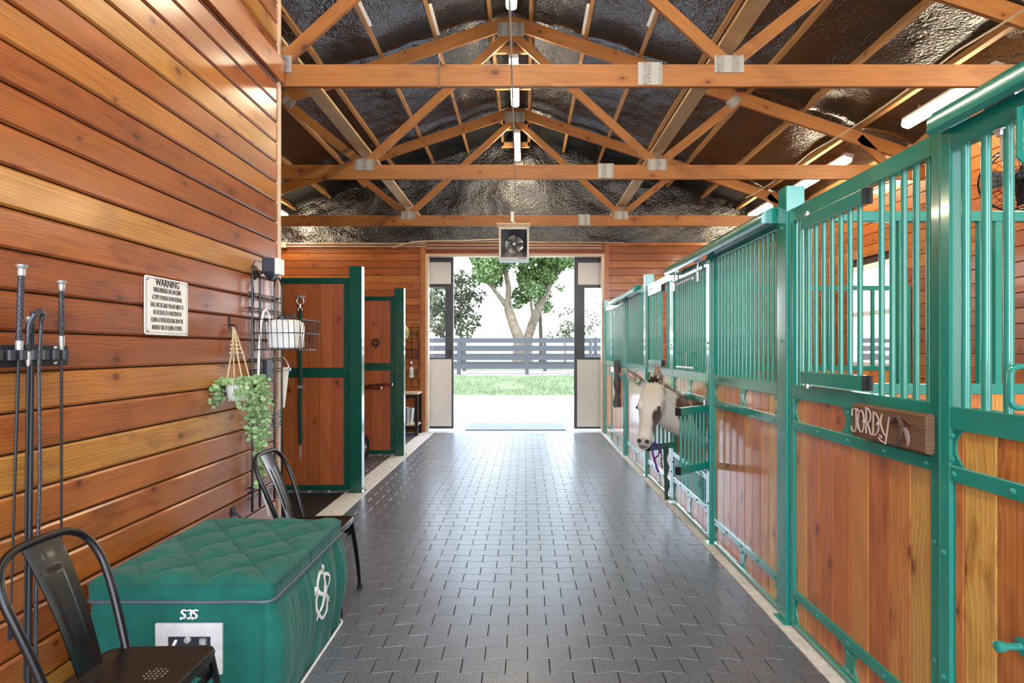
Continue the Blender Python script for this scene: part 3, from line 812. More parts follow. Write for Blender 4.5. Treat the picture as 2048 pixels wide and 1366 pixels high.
for k in range(3):
    a = 2 * PI * k / 3; e = fx * math.cos(a) + fy * math.sin(a); g = fd.cross(e)
    mb.grid(lambda u, v: fc - fd * .05 + e * (.03 + .17 * u) + g * ((v - .5) * (.06 + .10 * u)) + fd * ((v - .5) * .05), 6, 4)
part('blades', mb, M['blackplastic'], t)
mb = MB(); mb.lathe([(.03, -.14), (.05, -.13), (.05, -.05), (.03, -.02), (.01, -.015)], fc, 18, fd); part('motor', mb, M['black'], t)
mb = MB(); mb.tube([fc - fd * .1, fc - fd * .2 + V((0, 0, .1)), (fc.x, fc.y + .1, 3.40)], .012, 8); part('bracket', mb, M['black'], t)

# carved name sign
t = thing('name_sign', 'carved weathered wooden sign with rope lettering and a bent feather figure', 'sign', (1.375, 2.235, 1.095))
sy0, sy1, sz0, sz1, sx = 2.012, 2.462, 1.096, 1.232, 1.352
M['oldwood'] = wood('weathered_sign_wood', [(.19, .105, .055), (.20, .11, .06)], .75, 0, .2, 1.3, 1.0, .2)
mb = MB(); mb.beam((sx + .018, sy0, (sz0 + sz1) / 2), (sx + .018, sy1, (sz0 + sz1) / 2), .034, sz1 - sz0, (0, 0, 1), .008); part('board', mb, M['oldwood'], t)
mb = MB()                                                      # letters: s = 0..1 from the far end toward the viewer, q = height 0..1
def sp(s, q): return (sx - .0035, sy1 - s * (sy1 - sy0), sz0 + q * (sz1 - sz0))
def stroke(pts, r=.0031): mb.tube([sp(*p) for p in pts], r, 7)
stroke([(.02, .62), (.02, .80), (.05, .84), (.10, .84), (.12, .78)])
stroke([(.085, .84), (.09, .5), (.09, .30), (.07, .17), (.035, .14), (.01, .22), (.01, .30)])
o = [(.165 + .05 * math.sin(a), .50 + .32 * math.cos(a)) for a in [2 * PI * k / 20 for k in range(20)]]
mb.tube([sp(*p) for p in o], .0031, 7, True)
stroke([(.245, .18), (.245, .6), (.245, .92)]); stroke([(.235, .92), (.28, .90), (.315, .76), (.31, .62), (.285, .52), (.25, .48)]); stroke([(.265, .48), (.29, .34), (.31, .20), (.33, .17)])
stroke([(.355, .84), (.35, .5), (.35, .20)]); stroke([(.35, .84), (.39, .80), (.43, .66), (.435, .48), (.42, .32), (.385, .20), (.345, .18)])
stroke([(.475, .82), (.455, .62), (.47, .44), (.50, .30), (.535, .22)]); stroke([(.575, .78), (.56, .55), (.54, .25), (.525, .02), (.49, -.05 + .1), (.455, .02 + .06), (.43, .16), (.44, .22), (.465, .20), (.47, .15)])
part('lettering', mb, plain('pale_rope_letters', (.54, .43, .35), .6), t, 'pale rope lettering')
mb = MB()                                                      # the bent brown figure and its feather
mb.tube([sp(.60, .60), sp(.63, .72), sp(.67, .80), sp(.71, .82), sp(.735, .70), sp(.735, .52), sp(.715, .30), sp(.68, .12), sp(.655, .02)], [.004, .009, .012, .013, .011, .009, .009, .008, .004], 8)
mb.tube([sp(.72, .82), sp(.78, .80), sp(.83, .72), sp(.86, .64)], [.006, .006, .004, .001], 6)
part('carved_figure', mb, plain('carved_bark', (.11, .06, .035), .7, 0, .3, 60, .4, 0, .5), t)
mb = MB()
fe = [(.745, .56), (.775, .58), (.805, .50), (.825, .36), (.825, .22), (.80, .10), (.80, .22), (.785, .34), (.765, .46)]
mb.extr([((1 - s) * .45, q * (sz1 - sz0)) for s, q in fe][::-1], (sx - .004, sy0, sz0), (0, 1, 0), (0, 0, 1), .004)
part('feather', mb, plain('grey_feather', (.36, .30, .28), .6), t)
bolts(t, [sp(.73, .50), sp(.22, .50), sp(.43, .52)], 'zinc', 'screw')
# small things hanging on the far stall front
def hang_strap(x, y, z1, z0, w, mat, name, label, cat, tw=0):
    mb = MB(); n = 14
    pts = [(x + .006 * math.sin(k * .9), y + .008 * math.sin(k * .7), z1 + (z0 - z1) * k / n) for k in range(n + 1)]
    mb.tube(pts, [w * (1 + .25 * math.sin(k * 1.1)) for k in range(n + 1)], 8, flat=.35, up=(0, 1, 0))
    return solo(name, mb, mat, label, cat)
hang_strap(1.335, 8.62, 1.30, .62, .045, plain('grey_strap', (.10, .10, .11), .5), 'grooming_strap', 'long grey strap hanging on the farthest stall door', 'strap')
mb = MB(); mb.box(1.348, 1.356, 9.05, 9.35, 1.11, 1.19, .002, 1)
solo('door_plaque', mb, M['white'], 'small white plaque on the farthest stall door band', 'plaque')
# ---------------------------------------------------------------- open bays on the left
post(6.03, 6.13, 'tall shade-darkened green square post at the end of the nearest bay partition', -1.785, -1.655, 2.30, mat='green_shaded')
post(8.13, 8.23, 'tall shade-darkened green square post at the end of the second bay partition', -1.785, -1.655, 2.297, mat='green_shaded')
def bay_wall(y, label):
    t = thing('bay_partition', label, 'partition', (-3.28, y, 0), 'plank partitions between the open bays')
    x0, x1 = XL + .02, -1.79
    mb = MB()
    for z0, z1 in ((.02, .075), (1.17, 1.27), (2.126, 2.185)): mb.box(x0, x1 - .05, y - .022, y + .022, z0, z1, .003, 0)
    mb.box(x1 - .055, x1, y - .024, y + .024, .02, 2.185, .003, 2); mb.box(x0, x0 + .05, y - .024, y + .024, .02, 2.185, .003, 2)
    part('frame', mb, M['green_shaded'], t)
    for z0, z1, nm in ((1.265, 2.13, 'upper_planking'), (.07, 1.175, 'lower_planking')):
        mb = MB(); x = x1 - .05
        while x > x0 + .06:
            w = min(.135 * random.uniform(.9, 1.08), x - x0 - .05); mb.beam((x - w / 2, y, z0), (x - w / 2, y, z1), w - .003, .026, (0, 1, 0), .003); x -= w
        part(nm, mb, M['wash'], t)
    mb = MB(); mb.add([(q[1], q[0], q[2]) for q in BOLT.v], [f[::-1] for f in BOLT.f], BOLT.u)
    many('bolt', mb, M['green_shaded'], t, [(x1 - .027, y - .024, z) for z in (.4, .9, 1.5, 1.9)])
bay_wall(6.08, 'nearest plank and green frame bay partition with a lead strap hanging on it')
bay_wall(8.18, 'second plank and green frame bay partition with a small round wreath')
# cross tie on the nearest partition
cx, cy = -2.27, 6.03
t = thing('cross_tie', 'dark green cross tie strap hanging from a ring on the nearest bay partition', 'strap', (cx, cy, .45))
mb = MB(); mb.box(cx - .04, cx + .04, cy - .002, cy + .016, 1.975, 2.005, .003, 0); mb.lathe([(.01, 0), (.01, .012)], (cx, cy - .005, 1.985), 10, (0, -1, 0))
mb.tube([(cx + .035 * math.cos(a), cy - .02, 1.945 + .035 * math.sin(a)) for a in [2 * PI * k / 20 for k in range(20)]], .005, 7, True)
mb.tube([(cx + .022 * math.cos(a), cy - .02, 1.86 + .018 * math.sin(a)) for a in [2 * PI * k / 16 for k in range(16)]], .004, 7, True)
mb.tube([(cx, cy - .02, 1.915), (cx, cy - .02, 1.875)], .009, 8)
part('snap', mb, M['zinc'], t, 'silver ring and snap')
mb = MB(); mb.tube([(cx + .004 * math.sin(k), cy - .02, 1.85 - k * .09) for k in range(16)], .022, 8, flat=.25, up=(0, 1, 0)); part('webbing', mb, M['strapgreen'], t)
mb = MB(); mb.box(cx - .026, cx + .026, cy - .03, cy - .008, 1.06, 1.09, .003, 0); part('buckle', mb, M['zinc'], t)
mb = MB()
for k in range(7): mb.tube([(cx + .010 * math.cos(a) * (1 if k % 2 else .5), cy - .02 + .008 * math.sin(a) * (0 if k % 2 else 1), .48 - k * .021 + .014 * math.sin(a + .6)) for a in [2 * PI * i / 10 for i in range(10)]], .003, 5, True)
part('chain', mb, M['zinc'], t, 'silver chain end')
# small wreath ring on the second partition
mb = MB(); c = (-2.04, 8.14, 1.553)
mb.tube([(c[0] + .042 * math.cos(a), c[1], c[2] + .042 * math.sin(a)) for a in [2 * PI * k / 20 for k in range(20)]], [.013 + .004 * (k % 3) for k in range(20)], 8, True)
mb.tube([(c[0], c[1], c[2] - .05), (c[0] + .002, c[1], c[2] - .085)], .008, 7)
solo('wall_ring', mb, M['brown'], 'small dark ring hanging on the second bay partition', 'ring')
# garden cart stored against the second partition
t = thing('garden_cart', 'garden cart with dark red handle grips and a black tyre by the second partition', 'cart', (-2.5, 7.85, 0))
def wheel(x, y, r, w):
    mb = MB(); n = 28
    mb.tube([(x, y + (r - w) * math.cos(a), r + (r - w) * math.sin(a)) for a in [2 * PI * k / n for k in range(n)]], w, 10, True)
    o = part('tyre', mb, M['rubber'], t)
    mb = MB(); mb.lathe([(r - w * 1.6, -.02), (r - w * 1.4, .0), (r - w * 1.6, .02), (.035, .012), (.03, .04), (.012, .042)], (x, y, r), 24, (1, 0, 0)); part('hub', mb, M['steel'], t)
wheel(-2.13, 7.84, .17, .045); wheel(-2.85, 7.84, .17, .045)
mb = MB(); mb.tube([(-2.9, 7.84, .17), (-2.1, 7.84, .17)], .012, 8)
mb.tube([(-2.25, 7.84, .17), (-2.28, 8.0, .55), (-2.25, 8.02, .95), (-1.98, 7.98, .985)], .013, 8)
mb.tube([(-2.7, 7.84, .17), (-2.7, 8.0, .55), (-2.6, 8.02, .90), (-2.10, 7.90, .945)], .013, 8)
mb.tube([(-2.25, 8.02, .92), (-2.05, 7.95, .99)], .010, 8)
part('frame', mb, M['brown'], t)
mb = MB(); mb.loft([[V((-2.50 + a * sx_, 7.87 + b * sy_, z)) for a, b in rr(1, 1, .3)] for sx_, sy_, z in ((.22, .10, .22), (.30, .12, .80), (.31, .125, .82), (.29, .11, .80), (.20, .09, .26))]); part('tub', mb, M['blackplastic'], t)
for a, b in (((-1.98, 7.98, .985), (-1.775, 7.96, .99)), ((-2.10, 7.90, .945), (-1.90, 7.86, .95))):
    mb = MB(); mb.tube([a, b], .019, 10); g = part('grip', mb, M['redgrip'], t)
    mb = MB(); d = (V(b) - V(a)).normalized(); mb.lathe([(.019, 0), (.018, .006)], b, 12, d); part('grip_end', mb, M['whitepl'], g, 'pale grip end')
# wire rack in the far corner with its bottles
t = thing('wire_rack', 'black wire rack with three baskets on the far board wall', 'rack', (-2.05, 10.43, .85))
mb = MB(); yb = 10.455
for x0, x1 in ((-2.33, -2.20), (-1.99, -1.87)):
    xm = (x0 + x1) / 2; rd = (x1 - x0) / 2
    mb.tube([(x0, yb, .78), (x0, yb, 1.86)] + [(xm - rd * math.cos(a), yb, 1.86 + rd * math.sin(a)) for a in [PI * k / 8 for k in range(1, 8)]] + [(x1, yb, 1.86), (x1, yb, .78)], .006, 6)
for z in (1.75, 1.45, 1.05): mb.tube([(-2.33, yb - .006, z), (-1.87, yb - .006, z)], .004, 6)
part('grid_frame', mb, M['black'], t)
for z in (1.64, 1.31, .96):
    mb = MB()
    for zz in (z, z + .08, z + .14): mb.tube([(-2.30, yb - .01, zz), (-2.30, yb - .16, zz), (-1.89, yb - .16, zz), (-1.89, yb - .01, zz)], .0035, 5)
    for k in range(15):
        x = -2.30 + .41 * k / 14; mb.tube([(x, yb - .16, z + .14), (x, yb - .16, z), (x, yb - .01, z)], .002, 4)
    for k in range(5):
        y = yb - .01 - .15 * k / 4
        for x in (-2.30, -1.89): mb.tube([(x, y, z), (x, y, z + .14)], .002, 4)
    part('basket', mb, M['black'], t)
mb = MB(); mb.loft([[V((-2.11 + a * s, 10.375 + b * q, 1.648 + z)) for a, b in rr(1, 1, .4)] for s, q, z in ((.06, .05, 0), (.085, .06, .08), (.07, .05, .18), (.025, .012, .24))])
solo('feed_bag', mb, plain('yellow_and_white_bag', (.62, .60, .20), .5, 0, .45, 9), 'crumpled yellow and white bag in the top wire basket', 'bag')
t = thing('spray_bottle', 'white bottle with a dark neck in the lowest wire basket', 'bottle', (-1.985, 10.38, .968))
mb = MB(); mb.lathe([(.036, 0), (.038, .01), (.038, .13), (.03, .17), (.016, .19)], (-1.985, 10.38, .968), 18); part('body', mb, M['whitepl'], t)
mb = MB(); mb.lathe([(.0165, 0), (.0165, .05)], (-1.985, 10.38, 1.155), 14); part('neck', mb, M['purple'], t, 'dark purple neck band')
mb = MB(); mb.lathe([(.017, 0), (.016, .05), (.008, .056)], (-1.985, 10.38, 1.203), 14); part('cap', mb, M['whitepl'], t)
# side table and pail
t = thing('side_table', 'small wood topped black side table under the wire rack', 'table', (-2.08, 10.17, 0))
mb = MB(); mb.box(-2.38, -1.80, 9.98, 10.40, .70, .735, .004, 0); part('table_top', mb, plain('pale_table_top', (.60, .46, .30), .4), t)
mb = MB(); mb.box(-2.37, -1.81, 9.99, 10.39, .175, .20, .004, 0); part('shelf', mb, bpy.data.materials['pale_table_top'], t)
for y in (10.0, 10.38):
    for z in (.64, .122):
        mb = MB(); mb.box(-2.37, -1.81, y - .012, y + .012, z, z + .053, .003, 0); part('apron', mb, M['black'], t)
for x in (-2.355, -1.825):
    for y in (10.005, 10.375):
        mb = MB(); mb.beam((x, y, 0), (x, y, .70), .05, .05, (0, 1, 0), .004); part('leg', mb, M['black'], t)
t = thing('pail', 'pale metal pail on the lower shelf of the side table', 'pail', (-2.0, 10.16, .20))
mb = MB(); mb.lathe([(.085, 0), (.115, .26), (.12, .265), (.112, .262), (.083, .01)], (-2.0, 10.16, .20), 24, cap=False); mb.lathe([(.084, 0), (.084, .004)], (-2.0, 10.16, .20), 24); part('body', mb, M['steel'], t)
mb = MB(); mb.tube([(-2.0 + .117 * math.cos(a), 10.16 - .02, .45 - .09 * math.sin(a)) for a in [PI * k / 14 for k in range(15)]], .003, 6); part('handle', mb, M['zinc'], t)
# electrical box and conduits on the far wall
mb = MB(); mb.box(-4.30, -4.18, 10.40, 10.475, 3.24, 3.34, .004, 2)
solo('junction_box', mb, M['conduit'], 'grey junction box at the left end of the wall conduits', 'junction box')
for z, lb in ((3.315, 'upper'), (3.265, 'lower')):
    mb = MB(); mb.tube([(-4.18, 10.44, z), (DX0 - .02, 10.44, z)], .0125, 8); solo('conduit', mb, M['conduit'], '%s grey conduit running along the far wall to the left of the doorway' % lb, 'conduit', 'conduits on the far wall')
for z, lb in ((3.35, 'thin upper'), (3.285, 'upper'), (3.235, 'lower')):
    mb = MB(); mb.tube([(DX0 - .02, 10.42, z), (DX1 + (.4 if z > 3.3 else 0), 10.42, z - (.02 if z > 3.3 else 0))], .011 if z < 3.34 else .008, 8); solo('conduit', mb, M['conduit'], '%s grey conduit running over the doorway behind the heater' % lb, 'conduit', 'conduits on the far wall')
mb = MB(); mb.tube([(-2.3, 10.41, 3.24), (-2.15, 10.40, 3.29), (-1.95, 10.38, 3.335), (-1.7, 10.36, 3.345), (-1.1, 10.34, 3.35), (-.35, 10.3, 3.37)], .012, 8)
solo('bent_conduit', mb, M['cable'], 'pale bent cable curving up from the boards toward the heater', 'cable')
# hung fan heater
hx0, hx1, hy0, hy1, hz0, hz1 = -.39, .06, 8.86, 9.22, 2.80, 3.28
t = thing('fan_heater', 'square pale hanging heater with a black recess and five silver blades', 'heater', ((hx0 + hx1) / 2, 9.04, hz0))
xc, zc = (hx0 + hx1) / 2, (hz0 + hz1) / 2
mb = MB(); w = .032
mb.box(hx0, hx0 + w, hy0, hy1, hz0, hz1, .003, 2); mb.box(hx1 - w, hx1, hy0, hy1, hz0, hz1, .003, 2)
mb.box(hx0 + w, hx1 - w, hy0, hy1, hz1 - w, hz1, .003, 0); mb.box(hx0 + w, hx1 - w, hy0, hy1, hz0, hz0 + w, .003, 0)
mb.box(hx0 + w, hx1 - w, hy1 - .01, hy1, hz0 + w, hz1 - w, .001, 0)
part('casing', mb, plain('pale_grey_casing', (.62, .59, .53), .45), t)
mb = MB(); a = (hx1 - hx0) / 2 - w; b = (hz1 - hz0) / 2 - w; n = 40; rr_ = .145
vs = []; fs = []
for k in range(n):
    g = 2 * PI * k / n; cxx, szz = math.cos(g), math.sin(g); m_ = max(abs(cxx) / a, abs(szz) / b)
    vs.append((xc + cxx / m_, hy0 + .035, zc + szz / m_)); vs.append((xc + rr_ * 1.02 * cxx, hy0 + .07, zc + rr_ * 1.02 * szz)); vs.append((xc + rr_ * cxx, hy0 + .16, zc + rr_ * szz))
for k in range(n):
    l = (k + 1) % n
    fs += [[3 * k, 3 * l, 3 * l + 1, 3 * k + 1], [3 * k + 1, 3 * l + 1, 3 * l + 2, 3 * k + 2]]
fs.append([3 * k + 2 for k in range(n)])
mb.add(vs, fs); part('recess', mb, M['navy'], t)
for k in range(5):
    mb = MB(); g = 2 * PI * k / 5 + .35
    def bl(u, v):
        r = .022 + .115 * u; an = g + (v - .5) * (.35 + .65 * u) + .35 * u
        return (xc + r * math.cos(an), hy0 + .10 + (v - .5) * .05, zc + r * math.sin(an))
    mb.grid(bl, 6, 6); part('blade', mb, M['zinc'], t)
mb = MB(); mb.lathe([(.024, 0), (.022, .02), (.008, .026)], (xc, hy0 + .10, zc), 16, (0, -1, 0)); part('hub', mb, M['zinc'], t)
mb = MB()
for k in range(19): mb.box(xc - .24 + k * .026, xc - .24 + k * .026 + .014, hy0 + .02, hy0 + .04, hz1 + .005, hz1 + .055, .001, 2)
mb.box(xc - .26, xc + .25, hy0 + .02, hy0 + .04, hz1 + .05, hz1 + .068, .001, 0); mb.box(xc - .25, xc + .24, hy0 + .02, hy0 + .04, hz1, hz1 + .008, .001, 0)
mb.box(xc - .02, xc + .02, hy0 + .03, hy1, hz1 + .05, hz1 + .09, .001, 1)
part('hanger_bracket', mb, M['cable'], t)
mb = MB(); mb.box(xc + .07, xc + .18, hy0 - .001, hy0 + .001, hz0 + .012, hz0 + .020, 0, 0); part('name_strip', mb, M['black'], t, 'thin dark name strip')
# cables
mb = MB(); pts = []
for k in range(41):
    y = 1.0 + (9.4 - 1.0) * k / 40; s = (y % 2.4) / 2.4
    pts.append((3.48, y, 3.86 - .05 * math.sin(PI * s)))
mb.tube(pts, .008, 6); solo('wire', mb, M['cable'], 'pale wire strung along above the trusses over the stalls', 'wire')
mb = MB(); mb.tube([(-.081, 1.2, 3.335), (-.083, 3.2, 3.33), (-.10, 5.5, 3.325), (-.118, 7.4, 3.33)], .0065, 6)
solo('wire', mb, M['cable'], 'pale wire strung under the truss chords below the ridge lamps', 'wire')
mb = MB(); mb.box(-.22, -.17, 9.16, 9.188, 3.43, 3.58, .004, 2); solo('switch_box', mb, M['whitepl'], 'small white box on the farthest truss chord above the heater', 'box')
mb = MB(); mb.tube([(-.62 + .008 * math.sin(k * 2.1), 4.30 + .006 * math.cos(k * 2.1), 3.35 + .02 * k) for k in range(13)], .005, 6); solo('chain', mb, M['steel'], 'short chain looped over the nearest truss chord', 'chain')

# sliding doors parked outside either side of the doorway
def slider(x0, x1, pan_lo, pan_up, win, stile, label):
    t = thing('sliding_door', label, 'door', ((x0 + x1) / 2, 10.75, .03), 'parked sliding barn doors')
    mb = MB(); y0, y1 = 10.72, 10.78
    wx0, wx1, wz0, wz1 = win
    mb.box(x0, wx0, y0, y1, .03, 3.16, .003, 2); mb.box(wx1, x1, y0, y1, .03, 3.16, .003, 2)
    mb.box(wx0, wx1, y0, y1, .03, wz0, .001, 0); mb.box(wx0, wx1, y0, y1, wz1, 3.16, .001, 0)
    part('door_frame', mb, M['doorframe'], t)
    for (a, b, c, d) in (pan_lo, pan_up):
        mb = MB(); mb.box(a, b, y0 - .018, y0 + .002, c, d, .004, 2); part('infill_panel', mb, M['cream'], t)
    mb = MB(); mb.box(wx0, wx1, 10.745, 10.753, wz0, wz1, 0); part('pane', mb, M['glass'], t)
    for z in (2.16, 1.75):
        mb = MB(); mb.box(wx0, wx1, 10.735, 10.742, z - .006, z + .006, .001, 0); part('glazing_bar', mb, M['doorframe'], t)
    mb = MB(); s = x1 - .03 if stile > 0 else x0 + .03
    mb.box(s - .05 if stile > 0 else s, s if stile > 0 else s + .05, y0 - .03, y0, 1.33, 1.46, .003, 2); part('latch', mb, M['black'], t)
slider(-2.6, -1.29, (-2.55, -1.325, .08, 1.283), (-2.55, -1.335, 2.64, 3.03), (-2.5, -1.437, 1.31, 2.575), 1, 'dark framed glass sliding door parked on the left of the doorway')
slider(.885, 2.3, (.94, 2.25, .07, 1.275), (.955, 2.25, 2.625, 3.02), (1.075, 2.2, 1.32, 2.57), -1, 'dark framed glass sliding door parked on the right of the doorway')
mb = MB(); mb.box(-2.7, 2.4, 10.68, 10.80, 3.165, 3.24, .004, 0); solo('door_rail', mb, M['doorframe'], 'dark rail over the parked sliding doors outside', 'rail')
# ---------------------------------------------------------------- tack trunk under its quilted cover
def cloth_mat(name, c, bump=.2):
    t = NT(name); tc = t.new('ShaderNodeTexCoord').outputs['Object']
    n = t.noise(tc, 420, 2, .6); b = t.noise(tc, 7, 4, .65)
    c = lin(c)
    col = t.mix(t.mrange(b, .3, .7), (c[0] * .8, c[1] * .8, c[2] * .8, 1), (c[0] * 1.25 + .004, c[1] * 1.18, c[2] * 1.18, 1))
    t.P(col=col, rough=.75, spec=.25, sheen=.13); t.bump(n, bump, .002); return t.m
M['cover'] = cloth_mat('green_canvas', (.004, .115, .085))
cx0, cx1, cy0, cy1, cz = -1.70, -.985, 2.31, 3.18, .552
t = thing('tack_trunk', 'tack trunk under a fitted green quilted cover with white monograms', 'trunk', ((cx0 + cx1) / 2, (cy0 + cy1) / 2, 0))
def per(s, r=.035):                             # closed outline: returns point on a rounded rectangle (x, y), outward normal
    w, d = cx1 - cx0, cy1 - cy0
    L = 2 * (w + d); p = (s % 1) * L
    if p < w: q = (cx0 + p, cy0); n = (0, -1)
    elif p < w + d: q = (cx1, cy0 + p - w); n = (1, 0)
    elif p < 2 * w + d: q = (cx1 - (p - w - d), cy1); n = (0, 1)
    else: q = (cx0, cy1 - (p - 2 * w - d)); n = (-1, 0)
    x = min(max(q[0], cx0 + r), cx1 - r); y = min(max(q[1], cy0 + r), cy1 - r)
    dx, dy = q[0] - x, q[1] - y; l = math.hypot(dx, dy) or 1
    return V((x + dx / l * r, y + dy / l * r, 0)), V((dx / l, dy / l, 0))
ZS = .474                                        # the zip line
def skirt(u, v):
    p, n = per(u); z = ZS - v * (ZS - .004)
    right = max(n.x, 0); frontv = max(-n.y, 0)
    s = p.y * 1.0 + p.x * 1.3
    f = noise.noise((s * 11, z * 1.1, 3.3)) * .020 + noise.noise((s * 30, z * 1.8 + s * 2, 7.1)) * .008 * (1 - v * .5)
    bulge = .028 * math.sin(PI * min(v * 1.15, 1)) * right + .008 * math.sin(PI * v)
    amp = (1.0 * right + .30 * frontv + .2) * min(1, v * 5 + .15)
    off = f * amp + bulge
    return p + n * off + V((0, 0, z))
mb = MB(); mb.grid(skirt, 420, 40, True); part('skirt', mb, M['cover'], t, ang=180)
def lid(u, v):
    p, n = per(u)
    if v < .42:                                   # side band
        k = v / .42; z = ZS + k * (cz - .012 - ZS); s = p.y + p.x
        g = .004 * noise.noise((s * 40, z * 6, 1)) * (1 if n.x > .5 else .4)
        return p + n * (.006 + g + .004 * math.sin(PI * k)) + V((0, 0, z))
    k = (v - .42) / .58; c = V(((cx0 + cx1) / 2, (cy0 + cy1) / 2, 0))
    e = 1 - k
    q = c + (p - c) * e
    x, y = q.x, q.y
    edge = min(x - cx0, cx1 - x, y - cy0, cy1 - y)
    # diagonal quilting
    a = ((x - cx0) / .245 + (y - cy0) / .31); b = ((x - cx0) / .245 - (y - cy0) / .31)
    qa = abs(math.sin(PI * (a + .1))); qb = abs(math.sin(PI * (b + .35)))
    h = .025 * (min(qa, 1) ** .4 * min(qb, 1) ** .4) - .009
    h = h * min(edge / .05, 1) + .007 * noise.noise((x * 9, y * 9, 2)) + .0035 * noise.noise((x * 26 + y * 13, y * 24 - x * 12, 5))
    rnd = -.012 * max(0, 1 - edge / .02)
    return V((x, y, cz + h * min(1, edge / .03) + rnd))
mb = MB(); mb.grid(lid, 400, 110, True); part('lid_cover', mb, M['cover'], t, ang=180)
def loop_at(z, off, n=160):
    o = []
    for k in range(n):
        p, nn = per(k / n); o.append(p + nn * off + V((0, 0, z + .003 * noise.noise((p.x * 6, p.y * 6, 0)))))
    return o
mb = MB()
mb.tube(loop_at(ZS + .001, .009), .0065, 8, True)
part('zip', mb, plain('grey_zip', (.10, .11, .13), .45), t, 'grey zip line')
mb = MB(); mb.tube(loop_at(cz - .014, .012), .0028, 6, True); part('piping', mb, M['cover'], t)
mb = MB(); mb.tube(loop_at(.006, .016), .006, 6, True); part('hem', mb, M['whitepl'], t, 'pale hem')
# white patch around the carry handle
M['patch'] = cloth_mat('white_canvas', (.66, .65, .62), .15)
yf = cy0 - .012
mb = MB(); ox0, ox1, oz0, oz1 = -1.425, -1.167, .20, .396
ix0, ix1, iz1 = -1.376, -1.212, .345
mb.box(ox0, ox1, yf - .006, yf + .004, iz1, oz1, .001, 0); mb.box(ox0, ix0, yf - .006, yf + .004, oz0, iz1 + .001, .001, 2); mb.box(ix1, ox1, yf - .006, yf + .004, oz0, iz1 + .001, .001, 2)
part('handle_patch', mb, M['patch'], t, 'white fabric patch around the handle')
mb = MB(); mb.box(ix0, ix1, yf - .003, yf + .004, .22, iz1, .001, 0); part('handle_plate', mb, M['navy'], t, 'dark handle plate')
mb = MB(); mb.tube([(-1.345, yf - .004, .33), (-1.345, yf - .03, .31), (-1.33, yf - .035, .285), (-1.25, yf - .035, .285), (-1.24, yf - .03, .31), (-1.24, yf - .004, .33)], .008, 8)
mb.lathe([(.014, 0), (.012, .008), (.004, .010)], (-1.30, yf - .003, .333), 14, (0, -1, 0)); mb.box(-1.25, -1.225, yf - .02, yf - .004, .315, .34, .003)
part('handle', mb, M['zinc'], t)
def text(s, size, o, ex, ey, par, mat, name, sx=1.0, bold=0, align='CENTER', depth=.0006, shear=0):
    cu = bpy.data.curves.new('lettering_curve', 'FONT'); cu.body = s; cu.size = size; cu.align_x = align; cu.align_y = 'CENTER'
    cu.offset = bold; cu.extrude = depth; cu.shear = shear; cu.resolution_u = 3
    ob = bpy.data.objects.new('lettering_tmp', cu); C.objects.link(ob)
    bpy.context.view_layer.update()
    me = bpy.data.meshes.new_from_object(ob.evaluated_get(bpy.context.evaluated_depsgraph_get()))
    bpy.data.objects.remove(ob); bpy.data.curves.remove(cu)
    ex = V(ex).normalized(); ey = V(ey).normalized(); ez = ex.cross(ey)
    b = BASE[par.name]; o = V(o)
    for v in me.vertices:
        c = v.co.copy(); v.co = o + ex * (c.x * sx) + ey * c.y + ez * c.z - b
    me.materials.clear(); me.materials.append(mat)
    r = bpy.data.objects.new(name, me); C.objects.link(r); r.parent = par; BASE[r.name] = b
    return r
# blackletter-like SJS drawn with strokes
mb = MB(); S = .034; zb = .414
def lt(pts, x0, r=.0032): mb.tube([(x0 + a * S, yf - .004, zb + b * S) for a, b in pts], r, 6)
SS = [(.62, .86), (.48, .98), (.25, .98), (.10, .84), (.12, .66), (.35, .54), (.55, .42), (.58, .24), (.42, .06), (.2, .04), (.04, .14), (-.05, .02)]
for x0 in (-1.328, -1.283):
    lt(SS, x0); lt([(.25, .95), (.28, .55), (.42, .15)], x0, .0018); lt([(.62, .86), (.70, .98)], x0, .002); lt([(-.05, .02), (.02, -.10), (.12, -.06)], x0, .002)
lt([(.05, .88), (.25, .98), (.55, .92), (.62, .98)], -1.303); lt([(.45, .92), (.46, .5), (.42, .14), (.28, .0), (.10, .04), (.06, .16)], -1.303, .0036); lt([(.25, .60), (.6, .58)], -1.303, .002)
part('front_monogram', mb, M['patch'], t, 'small white monogram SJS')
# large white interlaced emblem with stars on the aisle side
xe = cx1 + .040
mb = MB()
def em(pts, rs):
    o = []
    for (a, b) in pts:
        z = .20 + b * .205; y = 2.70 + a * .20
        v = (ZS - z) / ZS; u = (cx1 - cx0 + (y - cy0)) / (2 * (cx1 - cx0 + cy1 - cy0))
        q = skirt(u, v); o.append((q.x + .003, y, z))
    mb.tube(o, rs, 7, flat=.35, up=(1, 0, 0))
def smooth(pts, n=5):
    P_ = [V((*p, 0)) for p in pts]; o = []
    for i in range(len(P_) - 1):
        p0, p1, p2, p3 = P_[max(i - 1, 0)], P_[i], P_[i + 1], P_[min(i + 2, len(P_) - 1)]
        for k in range(n):
            s = k / n
            q = .5 * ((2 * p1) + (-p0 + p2) * s + (2 * p0 - 5 * p1 + 4 * p2 - p3) * s * s + (-p0 + 3 * p1 - 3 * p2 + p3) * s ** 3); o.append((q.x, q.y))
    o.append(pts[-1]); return o
L1 = smooth([(.50, .66), (.62, .76), (.66, .90), (.48, 1.0), (.30, .92), (.22, .76), (.28, .60), (.55, .44), (.66, .28), (.58, .12), (.38, .0), (.24, .12), (.08, .30), (.02, .46), (.10, .58), (.22, .60)])
em(L1, [.006 + .004 * abs(math.sin(k * .13)) for k in range(len(L1))])
L2 = smooth([(.66, .38), (.86, .52), (1.0, .70), (.90, .82), (.70, .80), (.54, .62), (.44, .44), (.30, .26), (.18, .14), (.10, .06)])
